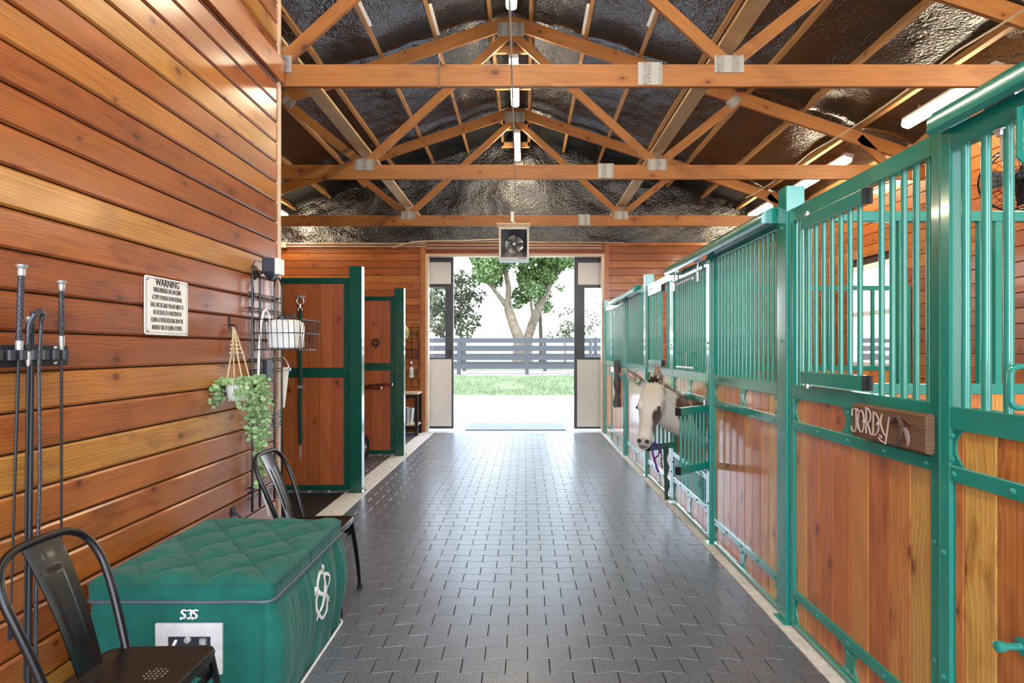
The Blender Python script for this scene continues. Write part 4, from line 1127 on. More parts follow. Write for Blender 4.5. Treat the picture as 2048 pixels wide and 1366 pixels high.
em(L2, [.004 + .006 * math.sin(PI * k / (len(L2) - 1)) for k in range(len(L2))])
part('side_emblem', mb, M['patch'], t, 'large white interlaced side emblem')
mb = MB()
for (a, b) in ((.80, .97), (.08, .72), (.84, .24)):
    z = .20 + b * .205; y = 2.70 + a * .20
    q = skirt((cx1 - cx0 + (y - cy0)) / (2 * (cx1 - cx0 + cy1 - cy0)), (ZS - z) / ZS)
    st = []
    for k in range(10):
        r = .021 if k % 2 == 0 else .009; g = PI / 2 + PI * k / 5; st.append((r * math.cos(g), r * math.sin(g)))
    mb.extr(st, (q.x - .004, y, z), (0, 1, 0), (0, 0, 1), .010)
part('side_stars', mb, M['patch'], t, 'three white stars')

# ---------------------------------------------------------------- black metal chairs
def chair(cx, cy, label):
    t = thing('metal_chair', label, 'chair', (cx, cy, 0), 'black metal chairs by the boarded wall')
    bx = cx - .165                                 # back edge of the seat; the chair faces +x
    zt = .86
    def bk(w, h): return V((bx + .035 - (h - .45) * .42 + .02 * math.sin((h - .45) * 6), cy + w, h))
    loopw = [(-.158, .44), (-.172, .56), (-.186, .68), (-.188, .755), (-.165, .82), (-.115, .853), (-.05, .862), (.05, .862), (.115, .853), (.165, .82), (.188, .755), (.186, .68), (.172, .56), (.158, .44)]
    sm = smooth(loopw, 4)
    mb = MB(); mb.tube([bk(w, h) for w, h in sm], .0125, 12); part('back_loop', mb, M['black'], t)
    def slat(u, v):
        h = .455 + .40 * v; w = (.052 + .022 * v) * (2 * u - 1)
        p = bk(w, h); p.x -= .004; e = 0
        if abs(2 * u - 1) < .5 and .22 < v < .80: e = .004
        p.x += e + .006 * (2 * u - 1) ** 2
        return p
    mb = MB(); mb.grid(slat, 24, 40); mb.grid(lambda u, v: slat(1 - u, v) - V((.003, 0, 0)), 24, 40)
    part('back_slat', mb, M['black'], t, ang=60)
    mb = MB()
    for k in range(9):                            # small pierced rosette reads as pale dots
        pass
    # seat: rounded square pan with rolled rim
    def so(r, z, g=1.0):
        o = []
        for a, b in rr(.178 * g, .172 * g, .045, 6):
            w = 1 - .10 * (a < 0) * (-a / .178)
            o.append(V((cx + a, cy + b * w * 1.0, z)))
        return o
    mb = MB(); mb.loft([so(0, .418), so(0, .440, 1.02), so(0, .450, 1.0), so(0, .452, .965), so(0, .448, .90), so(0, .446, .5), so(0, .445, .05)])
    part('seat', mb, M['black'], t, ang=60)
    mb = MB()
    for i in range(5):
        for j in range(5):
            if (i - 2) ** 2 + (j - 2) ** 2 < 6: mb.lathe([(.0035, 0), (.0035, .0006)], (cx + .07 + (i - 2) * .014, cy + (j - 2) * .014, .4465), 8)
    part('drain_holes', mb, M['steel'], t)
    for sx_, sy_ in ((1, -1), (1, 1), (-1, -1), (-1, 1)):
        mb = MB(); p0 = V((cx + sx_ * .155, cy + sy_ * .148, .43)); p1 = V((cx + sx_ * (.20 if sx_ > 0 else .215), cy + sy_ * .195, 0.012))
        d = (p1 - p0); nrm = V((sx_, sy_, 0)).normalized()
        rings = []
        for k in range(9):
            s = k / 8; c = p0 + d * s; w = .030 * (1 - .45 * s)
            tan = V((-nrm.y, nrm.x, 0)); bow = .008 * math.sin(PI * s)
            ring_ = []
            for i in range(9):
                g = -PI / 2 + PI * i / 8; ring_.append(c + tan * (w * math.sin(g)) + nrm * (w * .55 * math.cos(g) + bow))
            for i in range(8, -1, -1):
                g = -PI / 2 + PI * i / 8; ring_.append(c + tan * (w * .88 * math.sin(g)) + nrm * (w * .55 * math.cos(g) * .8 + bow - .002))
            rings.append(ring_)
        mb.loft(rings); lg = part('leg', mb, M['black'], t)
        mb = MB(); mb.lathe([(.014, 0), (.018, .012), (.016, .02)], (p1.x, p1.y, 0), 12); part('rubber_foot', mb, M['rubber'], lg)
    mb = MB()
    z = .30
    def lp(sx_, sy_, s): return V((cx + sx_ * .155, cy + sy_ * .148, .43)) + (V((cx + sx_ * .205, cy + sy_ * .195, 0)) - V((cx + sx_ * .155, cy + sy_ * .148, .43))) * s
    for s in (.15,):
        for sx_ in (1, -1): mb.beam(lp(sx_, -1, s), lp(sx_, 1, s), .004, .03, (0, 0, 1), .001)
        for sy_ in (1, -1): mb.beam(lp(-1, sy_, s), lp(1, sy_, s), .004, .03, (0, 0, 1), .001)
    part('seat_apron', mb, M['black'], t)
    return t
chair(-1.215, 1.845, 'black metal chair in the foreground before the green trunk')
chair(-1.205, 3.42, 'black metal chair behind the green trunk')

# ---------------------------------------------------------------- whips and their rack
XF = XW                                           # wall face
t = thing('whip_rack', 'black toothed whip rack screwed to the boards', 'rack', (XF + .02, 1.95, 1.395))
mb = MB(); mb.box(XF, XF + .012, 1.45, 2.287, 1.392, 1.468, .003, 1); part('back_plate', mb, M['blackplastic'], t)
mb = MB(); n = 18
y = 1.50
mb.box(XF + .01, XF + .03, 1.46, 2.262, 1.417, 1.449, .004, 1)
while y < 2.23:
    mb.box(XF + .028, XF + .062, y, y + .030, 1.416, 1.450, .005, 2); y += .047
part('comb', mb, plain('grey_black_rubber', (.035, .037, .045), .38), t)
WS = MB(); WS.add([(-q[0], q[1] * .8, q[2] * .8) for q in BOLT.v], [f[::-1] for f in BOLT.f], BOLT.u)
many('screw', WS, M['zinc'], t, [(XF + .012, yy, z) for yy in (1.62, 1.96, 2.225) for z in (1.458, 1.402)])
def handle_mat():
    tt = NT('braided_grip'); uv = tt.new('ShaderNodeTexCoord').outputs['Object']; v = tt.new('ShaderNodeTexVoronoi'); tt.l.new(uv, v.inputs['Vector']); v.inputs['Scale'].default_value = 190
    tt.P(col=tt.ramp(v.outputs[0], [(.0, (.30, .32, .36, 1)), (.35, (.03, .034, .045, 1)), (1, (.01, .01, .014, 1))]), rough=.35); return tt.m
M['braid'] = handle_mat()
def whip(top, bot, r_h, hlen, label, cap=True, flap=False):
    t = thing('riding_whip', label, 'whip', bot, 'whips in the wall rack')
    top, bot = V(top), V(bot); d = (bot - top).normalized(); L = (bot - top).length
    mb = MB(); mb.tube([top + d * .03, top + d * hlen], r_h, 10); part('grip', mb, M['braid'], t)
    mb = MB(); mb.lathe([(r_h * 1.9, 0), (r_h * 1.7, .008), (r_h * 1.15, .014), (r_h * 1.15, .036), (r_h, .038)], top, 14, d); part('cap', mb, M['zinc'], t, 'silver cap')
    mb = MB(); mb.lathe([(r_h * 1.15, 0), (r_h * 1.15, .03), (r_h * .6, .055)], top + d * hlen, 14, d); part('ferrule', mb, M['zinc'], t, 'silver ferrule')
    mb = MB(); mb.tube([top + d * (hlen + .02), top + d * (L * .6), top + d * (L * (.93 if flap else 1))], [.0055, .0042, .0026], 8); part('shaft', mb, M['blackplastic'], t)
    if flap:
        mb = MB(); mb.tube([top + d * L * .93, bot], .010, 6, flat=.3, up=(1, 0, 0)); part('flapper', mb, M['navy'], t)
whip((XF + .05, 2.033, 1.741), (XF + .03, 2.01, .47), .0098, .26, 'riding whip with a silver cap, tallest in the rack', flap=True)
whip((XF + .05, 2.208, 1.707), (XF + .035, 2.227, .40), .0088, .205, 'whip with a speckled grip, farthest along the rack')
whip((XF + .05, 2.062, 1.565), (XF + .03, 2.068, .30), .0075, .12, 'dark whip in the rack between its tallest neighbour and the looped lunge whip')
DY = -.072
t = thing('lunge_whip', 'long lunge whip with a curled lash looped over its top', 'whip', (XF + .04, 2.008, .1), 'whips in the wall rack')
mb = MB(); mb.tube([(XF + .05, 2.078, 1.585), (XF + .045, 2.075, .9), (XF + .04, 2.070, .05)], [.0065, .0075, .011], 8); part('stock', mb, M['blackplastic'], t)
mb = MB(); mb.tube([(XF + .05, 2.056, 1.46), (XF + .055, 2.058, 1.54), (XF + .065, 2.068, 1.572), (XF + .066, 2.088, 1.585), (XF + .064, 2.106, 1.575), (XF + .06, 2.104, 1.55), (XF + .06, 2.093, 1.40), (XF + .06, 2.098, 1.0), (XF + .055, 2.088, .6), (XF + .06, 2.078, .2), (XF + .07, 2.108, .05), (XF + .09, 2.148, .02)], [.007, .009, .011, .012, .009, .006, .006, .006, .006, .006, .005, .004], 8); part('lash', mb, M['braid'], t)

# ---------------------------------------------------------------- warning sign
t = thing('warning_sign', 'white metal warning sign with black lettering on the boards', 'sign', (XF + .006, 2.933, 1.523))
sy0, sy1, sz0, sz1 = 2.757, 3.110, 1.523, 1.800
ym, zm = (sy0 + sy1) / 2, (sz0 + sz1) / 2
mb = MB(); mb.extr(rr((sy1 - sy0) / 2, (sz1 - sz0) / 2, .014), (XF + .004, ym, zm), (0, 1, 0), (0, 0, 1), .004); part('plate', mb, M['white'], t)
mb = MB(); o = [(XF + .0085, ym + a, zm + b) for a, b in rr((sy1 - sy0) / 2 - .010, (sz1 - sz0) / 2 - .010, .008)]; mb.tube(o, .0009, 5, True); part('border', mb, M['black'], t, 'thin black border')
lines = [('WARNING', .048, .118, .0012, .195), ('UNDER NEBRASKA LAW, AN EQUINE', .034, .076, .0, .225), ('ACTIVITY SPONSOR OR PROFESSIONAL', .032, .040, .0, .245), ('SHALL NOT BE LIABLE FOR ANY INJURY TO', .032, .004, .0, .268), ('OR THE DEATH OF A PARTICIPANT IN', .032, -.032, .0, .230), ('EQUINE ACTIVITIES RESULTING FROM THE', .032, -.068, .0, .262), ('INHERENT RISK OF EQUINE ACTIVITIES.', .032, -.104, .0, .245)]
for s, sz, dz, bd, wid in lines:
    o = text(s, sz, (XF + .0085, ym, zm + dz - (.006 if sz > .04 else 0)), (0, 1, 0), (0, 0, 1), t, M['black'], 'lettering', 1.0, bd)
    ys = [v.co.y for v in o.data.vertices]; w0 = max(ys) - min(ys); c = (max(ys) + min(ys)) / 2; tgt = ym - BASE[t.name].y
    for v in o.data.vertices: v.co.y = tgt + (v.co.y - c) * wid / w0
many('screw', WS, M['steel'], t, [(XF + .008, ym + a * .158, zm + b * .121) for a in (-1, 1) for b in (-1, 1)])

# ---------------------------------------------------------------- wire grid panel and what hangs on it
t = thing('wire_grid', 'tall black wire grid rack fixed at the end of the boarded wall', 'rack', (XF + .03, 4.0, .42))
xg = XF + .035
for y0, y1, zt in ((3.785, 3.893, 1.905), (4.12, 4.245, 1.895)):
    mb = MB(); yc, rd = (y0 + y1) / 2, (y1 - y0) / 2
    mb.tube([(xg, y0, .42), (xg, y0, zt)] + [(xg, yc - rd * math.cos(a), zt + rd * math.sin(a)) for a in [PI * k / 10 for k in range(1, 10)]] + [(xg, y1, zt), (xg, y1, .42)], .0075, 8); part('upright', mb, M['black'], t)
mb = MB()
for z in (1.815, 1.785, 1.72, 1.70, 1.39, 1.375, 1.32, 1.30, 1.02, 1.0, .975, .94, .92, .58, .55, .51): mb.tube([(xg - .006, 3.75, z), (xg - .006, 4.255, z)], .0042, 6)
part('cross_wires', mb, M['black'], t)
mb = MB(); mb.tube([(0, 0, 0), (xg - XF, 0, 0)], .005, 6)
many('wall_clip', mb, M['black'], t, [(XF, y, z) for z in (1.81, 1.72, .56) for y in (3.83, 4.20)])
# basket
bx0, bx1, by0, by1, bz0, bz1 = XF + .055, -1.425, 3.77, 4.09, 1.452, 1.645
t = thing('wire_basket', 'black wire basket on the grid rack holding a white jug', 'basket', ((bx0 + bx1) / 2, (by0 + by1) / 2, bz0))
mb = MB()
for z, g in ((bz1, .012), ((bz0 + bz1) / 2 + .01, .006), (bz0, -.012)):
    mb.tube([(bx0, by0 - g, z), (bx1 + g, by0 - g, z), (bx1 + g, by1 + g, z), (bx0, by1 + g, z)], .0042, 6, True)
part('rims', mb, M['black'], t)
mb = MB()
for k in range(9):
    x = bx0 + (bx1 - bx0) * k / 8
    mb.tube([(x, by0 - .012, bz1), (x, by0 + .012, bz0), (x, by1 - .012, bz0), (x, by1 + .012, bz1)], .0024, 5)
for k in range(9):
    y = by0 + (by1 - by0) * k / 8
    mb.tube([(bx1 + .012, y, bz1), (bx1 - .012, y, bz0), (bx0, y, bz0), (bx0, y, bz1)], .0024, 5)
part('wires', mb, M['black'], t)
t = thing('plastic_jug', 'white plastic jug sitting in the wire basket', 'jug', (-1.575, 3.93, bz0 + .004))
jx, jy, jz = -1.575, 3.93, bz0 + .006
mb = MB(); mb.loft([[V((jx + a * s, jy + b * s, jz + z)) for a, b in rr(.092, .10, .035, 5)] for s, z in ((.86, 0), (.97, .008), (1, .03), (1, .15), (.94, .175), (.70, .192), (.3, .198))]); part('body', mb, M['whitepl'], t)
mb = MB(); mb.lathe([(.03, 0), (.03, .018), (.02, .022)], (jx - .03, jy, jz + .194), 16); mb.tube([(jx - .01, jy, jz + .20), (jx + .01, jy, jz + .222), (jx + .05, jy, jz + .218), (jx + .07, jy, jz + .19)], .008, 8); part('cap', mb, M['navy'], t, 'dark cap and handle')
# white hose looped over the grid
mb = MB(); hp = [(-1.66, 3.95, 1.47), (-1.68, 3.95, 1.56), (-1.69, 3.93, 1.68), (-1.695, 3.89, 1.715), (-1.695, 3.86, 1.70), (-1.70, 3.83, 1.62), (-1.705, 3.815, 1.45), (-1.71, 3.81, 1.2), (-1.70, 3.82, .95), (-1.70, 3.83, .7)]
hp2 = [(a, b) for a, b in zip(hp, hp)]
mb.tube([V(p) for p in hp], .0085, 8)
t = thing('hose', 'white hose looped over the wire grid with a black nozzle', 'hose', (-1.70, 3.85, .42))
part('tube', mb, M['whitepl'], t)
mb = MB(); mb.tube([(-1.70, 3.83, .70), (-1.70, 3.835, .60), (-1.70, 3.84, .57)], [.012, .014, .010], 10); part('nozzle', mb, M['black'], t)
mb = MB(); mb.tube([(-1.70, 3.84, .57), (-1.695, 3.85, .50), (-1.685, 3.875, .44), (-1.67, 3.88, .37)], .007, 8); part('tail', mb, M['whitepl'], t)
mb = MB(); mb.box(XF + .045, XF + .075, 3.905, 4.0, 1.24, 1.385, .004, 2); solo('hanging_case', mb, M['navy'], 'small dark blue case hooked on the wire grid beside the trailing plant', 'case')
# wall camera
t = thing('security_camera', 'black and white security camera on a round mount above the wire grid', 'camera', (-1.69, 3.95, 1.90))
mb = MB(); mb.lathe([(.048, 0), (.045, .012), (.02, .03), (.012, .05)], (XF, 3.88, 1.955), 20, (1, 0, 0)); mb.tube([(XF + .04, 3.88, 1.955), (XF + .07, 3.93, 1.965)], .011, 10); part('mount', mb, M['brown'], t)
mb = MB(); mb.box(-1.728, -1.655, 3.90, 4.02, 1.965, 2.055, .010, 2)
mb.loft([[V((-1.69 + a * s, 3.96 + b * s, z)) for a, b in rr(.036, .05, .012)] for s, z in ((1, 1.967), (.95, 1.955), (.7, 1.935), (.25, 1.915))]); part('body', mb, M['navy'], t)
mb = MB(); mb.box(-1.656, -1.628, 3.925, 4.03, 1.952, 2.058, .008, 2); part('face', mb, M['whitepl'], t, 'white lamp face')
mb = MB(); mb.tube([(-1.73, 3.92, 2.03), (-1.75, 3.86, 2.03), (-1.76, 3.84, 1.99), (-1.765, 3.86, 1.90), (-1.75, 3.84, 1.82), (-1.745, 3.82, 1.70)], .0028, 6); part('cord', mb, M['black'], t)
# bucket hung round the corner
t = thing('bucket', 'white bucket half hidden behind the end of the boarded wall', 'bucket', (-1.90, 4.44, 1.0))
mb = MB(); mb.lathe([(.105, 0), (.135, .28), (.142, .285), (.142, .30), (.134, .30), (.10, .01)], (-1.905, 4.44, 1.02), 28, cap=False); mb.lathe([(.104, 0), (.104, .004)], (-1.905, 4.44, 1.02), 28); part('body', mb, M['whitepl'], t)
mb = MB(); mb.tube([(-1.905 + .142 * math.cos(a), 4.44, 1.305 + .13 * math.sin(a)) for a in [PI * k / 16 for k in range(17)]], .003, 6); mb.lathe([(.012, 0), (.012, .015)], (-1.765, 4.44, 1.305), 10, (1, 0, 0)); part('handle', mb, M['steel'], t)
mb = MB(); mb.tube([(XF + .002, 3.60, .46), (XF + .03, 3.60, .46), (XF + .045, 3.60, .44), (XF + .045, 3.60, .40), (XF + .06, 3.60, .385), (XF + .07, 3.60, .40)], .007, 8); mb.box(XF, XF + .006, 3.575, 3.625, .36, .50, .002, 2)
solo('wall_hook', mb, M['black'], 'black double hook low on the boards behind the trunk', 'hook')

# ---------------------------------------------------------------- hanging plant
px, py, pz = -1.665, 3.46, 1.155
t = thing('hanging_plant', 'trailing green plant in a small white pot hung by beaded cords', 'plant', (px, py, .68))
mb = MB(); mb.lathe([(.04, 0), (.058, .02), (.068, .07), (.066, .10), (.070, .105), (.062, .105), (.058, .03), (.03, .01)], (px, py, pz), 26); part('pot', mb, M['whitepl'], t)
hk = V((XF + .03, 3.56, 1.585))
mb = MB()
for k in range(4):
    a = PI / 4 + PI / 2 * k; e = V((px + .068 * math.cos(a), py + .068 * math.sin(a), pz + .10))
    m1 = hk + (e - hk) * .45 + V((0, (-1) ** k * .012, 0))
    mb.tube([hk, m1, e, V((px + .05 * math.cos(a), py + .05 * math.sin(a), pz))], .0042, 6)
    for j in range(4):
        p = hk + (e - hk) * (.25 + .07 * j); mb.ell(p, .008, .008, .008, 8, 6)
mb.tube([hk + V((0, -.01, .0)), hk + V((.01, -.035, -.05)), hk + V((.01, -.03, -.14)), hk + V((0, .02, -.17)), hk + V((0, .03, -.08)), hk], .006, 6)
part('hanger', mb, M['rope'], t)
mb = MB(); mb.tube([(XF, 3.56, 1.60), (XF + .03, 3.56, 1.60), (XF + .04, 3.56, 1.585), (XF + .03, 3.56, 1.572)], .005, 6); mb.box(XF, XF + .005, 3.55, 3.57, 1.575, 1.65, .001, 2); part('wall_hook', mb, M['black'], t)
def leaf_mat(nm, a, b):
    tt = NT(nm); r = tt.new('ShaderNodeNewGeometry').outputs['Random Per Island']
    tt.P(col=tt.mix(r, (*a, 1), (*b, 1)), rough=.5, spec=.4); return tt.m
M['leaf'] = leaf_mat('pale_green_leaf', (.13, .27, .09), (.36, .50, .24))
rnd = random.Random(5)
stems = MB(); lv = MB()
def disc(mb, c, n, r, asp=1.0, cup=.25):
    n = V(n).normalized(); ref = V((0, 0, 1)) if abs(n.z) < .9 else V((1, 0, 0)); ex = ref.cross(n).normalized(); ey = n.cross(ex)
    vs = [V(c) - n * r * cup]
    for k in range(8):
        a = 2 * PI * k / 8; vs.append(V(c) + ex * (r * math.cos(a)) + ey * (r * asp * math.sin(a)))
    mb.add(vs, [[0, 1 + k, 1 + (k + 1) % 8] for k in range(8)])
def vine(st, drop, sway, seed, dens=.019, spread=.024):
    r2 = random.Random(seed); n = int(drop / .03) + 4; pts = [V(st)]
    d = V((sway[0], sway[1], .3 if drop > .1 else .1))
    p = V(st)
    for k in range(n):
        k2 = min(1, k / 3); d = d * .6 + V((sway[0] * (1 - k2) + r2.uniform(-.25, .25), sway[1] * (1 - k2) + r2.uniform(-.25, .25), -1 * k2 + .25 * (1 - k2))) * .6
        p = p + d.normalized() * .03
        p.x = max(p.x, XF + .015); pts.append(p.copy())
    stems.tube(pts, .0016, 5)
    for i in range(1, len(pts)):
        for j in range(2 if i < len(pts) - 2 else 1):
            q = pts[i] + V((r2.uniform(-1, 1), r2.uniform(-1, 1), r2.uniform(-.6, .6))) * spread
            q.x = max(q.x, XF + .012)
            disc(lv, q, (r2.uniform(-.3, 1), r2.uniform(-1.2, -.1), r2.uniform(-.2, .9)), r2.uniform(.009, .0165), r2.uniform(.75, 1))
for k in range(30):
    a = rnd.uniform(0, 2 * PI); vine((px + .05 * math.cos(a), py + .05 * math.sin(a), pz + .105), rnd.choice((.04, .06, .09, .14)), (math.cos(a) * .55, math.sin(a) * .55), k)
for k, (dx, dy, dr) in enumerate(((.02, .03, .56), (.03, .06, .62), (.045, .05, .60), (.02, .08, .50), (.04, .02, .44), (-.02, .0, .36), (0, -.03, .33), (.05, .07, .42), (.01, .05, .50), (.03, .03, .36))):
    vine((px + dx, py + dy, pz + .10), dr, (.22, .25), 100 + k)
part('stems', stems, plain('vine_stem', (.20, .27, .10), .6), t); part('foliage', lv, M['leaf'], t, ang=0)
# ---------------------------------------------------------------- outdoors
def gz(y):
    if y < 14.35: return -.02
    if y < 28: return -.02 + (y - 14.35) * .0413
    return -.02 + (28 - 14.35) * .0413
def strip(nm, y0, y1, mat, x=60, lab=None, dz=0, n=24, z=None):
    mb = MB()
    mb.grid(lambda u, v: (-x + 2 * x * u, y0 + (y1 - y0) * v, (gz(y0 + (y1 - y0) * v) if z is None else z) + dz), 8, n)
    return struct(nm, mb, mat, lab, 'ground' if lab else None, 0)
M['gravel'] = plain('white_gravel', (.55, .53, .50), .9, 0, .15, 30, .2, 0, .4)
M['grassg'] = plain('grass_ground', (.12, .14, .07), .95, 0, .45, 1.6, .1)
M['dirt'] = plain('bare_dirt', (.21, .165, .145), .95, 0, .2, 4, .1)
strip('ground_apron', 10.46, 17.6, M['gravel'], lab='pale gravel apron outside the doorway')
strip('ground_grass', 17.6, 24.4, M['grassg'], lab='grass verge before the fence')
strip('ground_path', 24.4, 27.6, M['dirt'], lab='bare dirt strip under the fences')
strip('ground_pasture', 27.6, 160, M['grassg'], 140)
strip('ground_yard', -40, YB, M['gravel'], z=-.02)
def sides():
    for nm, x0, x1 in (('ground_side_left', -60, XL - .12), ('ground_side_right', XR + .12, 60)):
        mb = MB(); mb.grid(lambda u, v: (x0 + (x1 - x0) * u, YB + (10.46 - YB) * v, -.03), 4, 4); struct(nm, mb, M['gravel'])
sides()
rnd = random.Random(11)
mb = MB()
for k in range(16000):
    y = 17.6 + 6.8 * rnd.random() ** 1.3; x = rnd.uniform(-.26, .24) * y
    cl = .5 + noise.noise((x * .8, y * .6, 0))
    if rnd.random() > .55 + cl * .5: continue
    h = rnd.uniform(.04, .11) * (.6 + cl); a = rnd.uniform(0, PI); w = .012; z = gz(y) - .005
    d = V((math.cos(a) * w, math.sin(a) * w, 0)); l = V((rnd.uniform(-.05, .05), rnd.uniform(-.05, .05), h))
    c = V((x, y, z)); mb.add([c - d, c + d, c + l], [[0, 1, 2]])
M['blade'] = leaf_mat('grass_blades', (.095, .135, .050), (.22, .27, .14))
solo('grass', mb, M['blade'], 'green grass on the verge before the fence', 'grass', kind='stuff', ang=0)
# wash mat on the apron
t = thing('door_mat', 'dark ridged mat lying on the pale apron outside the doorway', 'mat', (-.17, 11.35, -.02))
mb = MB(); mb.box(-1.09, .75, 10.82, 11.9, -.02, .0, .004, 0)
for k in range(42):
    x = -1.06 + k * .043; mb.box(x, x + .018, 10.84, 11.88, -.002, .006, .002, 1)
part('sheet', mb, M['matgrey'], t)
# fences
def fence(yf, xs, tops, h, pw, label, zb):
    t = thing('board_fence', label, 'fence', (0, yf, zb), 'dark board fences')
    for z in tops:
        mb = MB(); mb.beam((-16, yf - .05, zb + z), (16, yf - .05, zb + z), .035, h, (0, 0, 1), .003); part('rail', mb, M['fence'], t)
    for x in xs:
        mb = MB(); mb.beam((x, yf, zb - .3), (x, yf, zb + 1.52), pw, pw, (0, 1, 0), .01); part('post', mb, M['fence'], t)
fence(25.0, [-10.5, -7.9, -5.35, -2.78, .08, 2.75, 5.4, 8.0, 10.6], (1.41, 1.07, .70, .33), .18, .15, 'near dark grey board fence across the verge', gz(25))
fence(27.0, [-9.8, -7.1, -4.6, -2.75, .9, 3.2, 4.2, 6.9, 9.5], (1.41, 1.07, .70, .33), .17, .15, 'second dark grey board fence just behind the first', gz(27))
# trees
M['bark'] = plain('pale_bark', (.145, .115, .080), .9, 0, .4, 5, .2, 0, .8)
M['barkd'] = plain('brown_bark', (.10, .070, .055), .9, 0, .4, 5, .2, 0, .6)
M['lf1'] = leaf_mat('bright_leaves', (.050, .105, .026), (.17, .25, .085))
M['lf2'] = leaf_mat('dark_leaves', (.045, .055, .026), (.10, .105, .055))
def at(px_, py_, y): return V(((px_ - VX) * y / F, y, CZ - (py_ - VY) * y / F))
def foliage(mb, r, c, rad, n, sz, sq=(1, 1, 1)):
    for k in range(n):
        while True:
            p = V((r.uniform(-1, 1), r.uniform(-1, 1), r.uniform(-1, 1)))
            if p.length < 1: break
        p = p * (p.length ** -.25 if p.length > .05 else 1)
        q = c + V((p.x * rad * sq[0], p.y * rad * sq[1], p.z * rad * sq[2]))
        n1 = V((r.uniform(-1, 1), r.uniform(-1, 1), r.uniform(-.2, 1))).normalized(); rf = V((r.uniform(-1, 1), r.uniform(-1, 1), r.uniform(-1, 1)))
        ex = n1.cross(rf).normalized(); ey = n1.cross(ex); s = sz * r.uniform(.6, 1.3)
        mb.add([q - ex * s, q - ey * s * .55, q + ex * s, q + ey * s * .55], [[0, 1, 2, 3]])
def tree(label, trunks, blobs, y, bark, leafm, sz, seed, dens):
    r = random.Random(seed); base = trunks[0][0]
    b = at(base[0], base[1], y); t = thing('tree', label, 'tree', (b.x, b.y, gz(y)), 'trees beyond the fences')
    for tr in trunks:
        pts = [at(p[0], p[1], y + (p[3] if len(p) > 3 else 0)) for p in tr]; rs = [p[2] * y / F / 2 for p in tr]
        if tr[0][1] > 670: pts.insert(0, V((pts[0].x, pts[0].y, gz(y) - .2))); rs.insert(0, rs[0] * 1.25)
        P3 = []; R3 = []
        for i in range(len(pts) - 1):
            for k in range(4):
                s = k / 4; P3.append(pts[i].lerp(pts[i + 1], s)); R3.append(rs[i] * (1 - s) + rs[i + 1] * s)
        P3.append(pts[-1]); R3.append(rs[-1])
        mb = MB(); mb.tube(P3, R3, 12); part('trunk' if tr is trunks[0] else 'limb', mb, bark, t)
    mb = MB()
    for bl in blobs:
        rad = bl[2] * y / F; n = int(dens * bl[2] ** 2 * (bl[3] if len(bl) > 3 else 1)); rad *= 1.22
        foliage(mb, r, at(bl[0], bl[1], y + r.uniform(-1.5, 1.5)), rad, n, sz, (1, 1, .85))
    part('foliage', mb, leafm, t, ang=0)
tree('large tree with two pale leaning trunks and bright green leaves beyond the fences', [
    [(1038, 676, 23), (1027, 650, 20), (1016, 615, 18)], [(1016, 618, 15), (1017, 575, 11), (1012, 548, 10), (1000, 520, 9), (985, 480, 7), (970, 440, 5)], [(1012, 610, 12), (992, 585, 8), (978, 566, 7), (965, 535, 4)],
    [(1055, 678, 19, .5), (1066, 645, 19, .5), (1082, 605, 15, .5), (1100, 568, 12, .5), (1112, 545, 8, .5), (1128, 510, 6, .5)], [(1083, 600, 11, .5), (1088, 570, 8, .5), (1084, 540, 6, .5)], [(1066, 640, 7, .5), (1062, 605, 6, .5), (1058, 575, 4, .5)]],
    [(975, 540, 26), (962, 520, 18), (990, 560, 16), (1000, 530, 20, .7), (1075, 530, 30), (1105, 525, 26), (1060, 560, 24, 1.3), (1045, 590, 18, 1.2), (1095, 550, 20), (1070, 580, 18, 1.2), (1125, 515, 18), (985, 500, 40), (1045, 490, 40), (1110, 480, 45), (1035, 610, 9, .8), (1092, 612, 12, .5), (1140, 525, 14, .6), (1040, 540, 14, .5), (950, 560, 12, .5), (1120, 575, 8, .5), (940, 470, 40), (1160, 480, 30), (1050, 430, 70)],
    32, M['bark'], M['lf1'], .115, 3, 1.25)
tree('dark sparse tree standing at the far left of the doorway view', [[(922, 676, 6), (921, 630, 5), (922, 590, 4), (923, 560, 3)], [(893, 680, 6), (880, 668, 5), (862, 660, 4)]],
    [(925, 580, 22), (915, 610, 24), (935, 640, 24), (905, 640, 20), (930, 665, 16, .7), (945, 600, 18, .6), (880, 600, 24), (870, 640, 24), (885, 660, 16), (865, 610, 20), (920, 555, 14), (960, 590, 14, .3), (850, 580, 26), (840, 640, 26)], 33, M['barkd'], M['lf2'], .105, 9, .9)
tree('slender brown trunked tree behind the right of the double trunk', [[(1082, 678, 8), (1081, 650, 8), (1080, 625, 7), (1082, 600, 5)]], [(1085, 610, 16), (1100, 620, 10, .6), (1075, 600, 10, .6), (1090, 590, 14)], 35, M['barkd'], M['lf1'], .10, 21, .7)
tree('low sparse shrub at the right of the doorway view', [[(1130, 680, 3), (1132, 660, 2), (1134, 640, 2)]], [(1135, 655, 14, .8), (1128, 672, 14, .9), (1105, 670, 10, .5), (1150, 665, 16, .6), (1120, 625, 9, .35), (1140, 618, 10, .35), (1180, 640, 20, .4), (1190, 600, 14, .3), (1172, 660, 14, .5)], 30, M['barkd'], M['lf2'], .09, 33, .8)
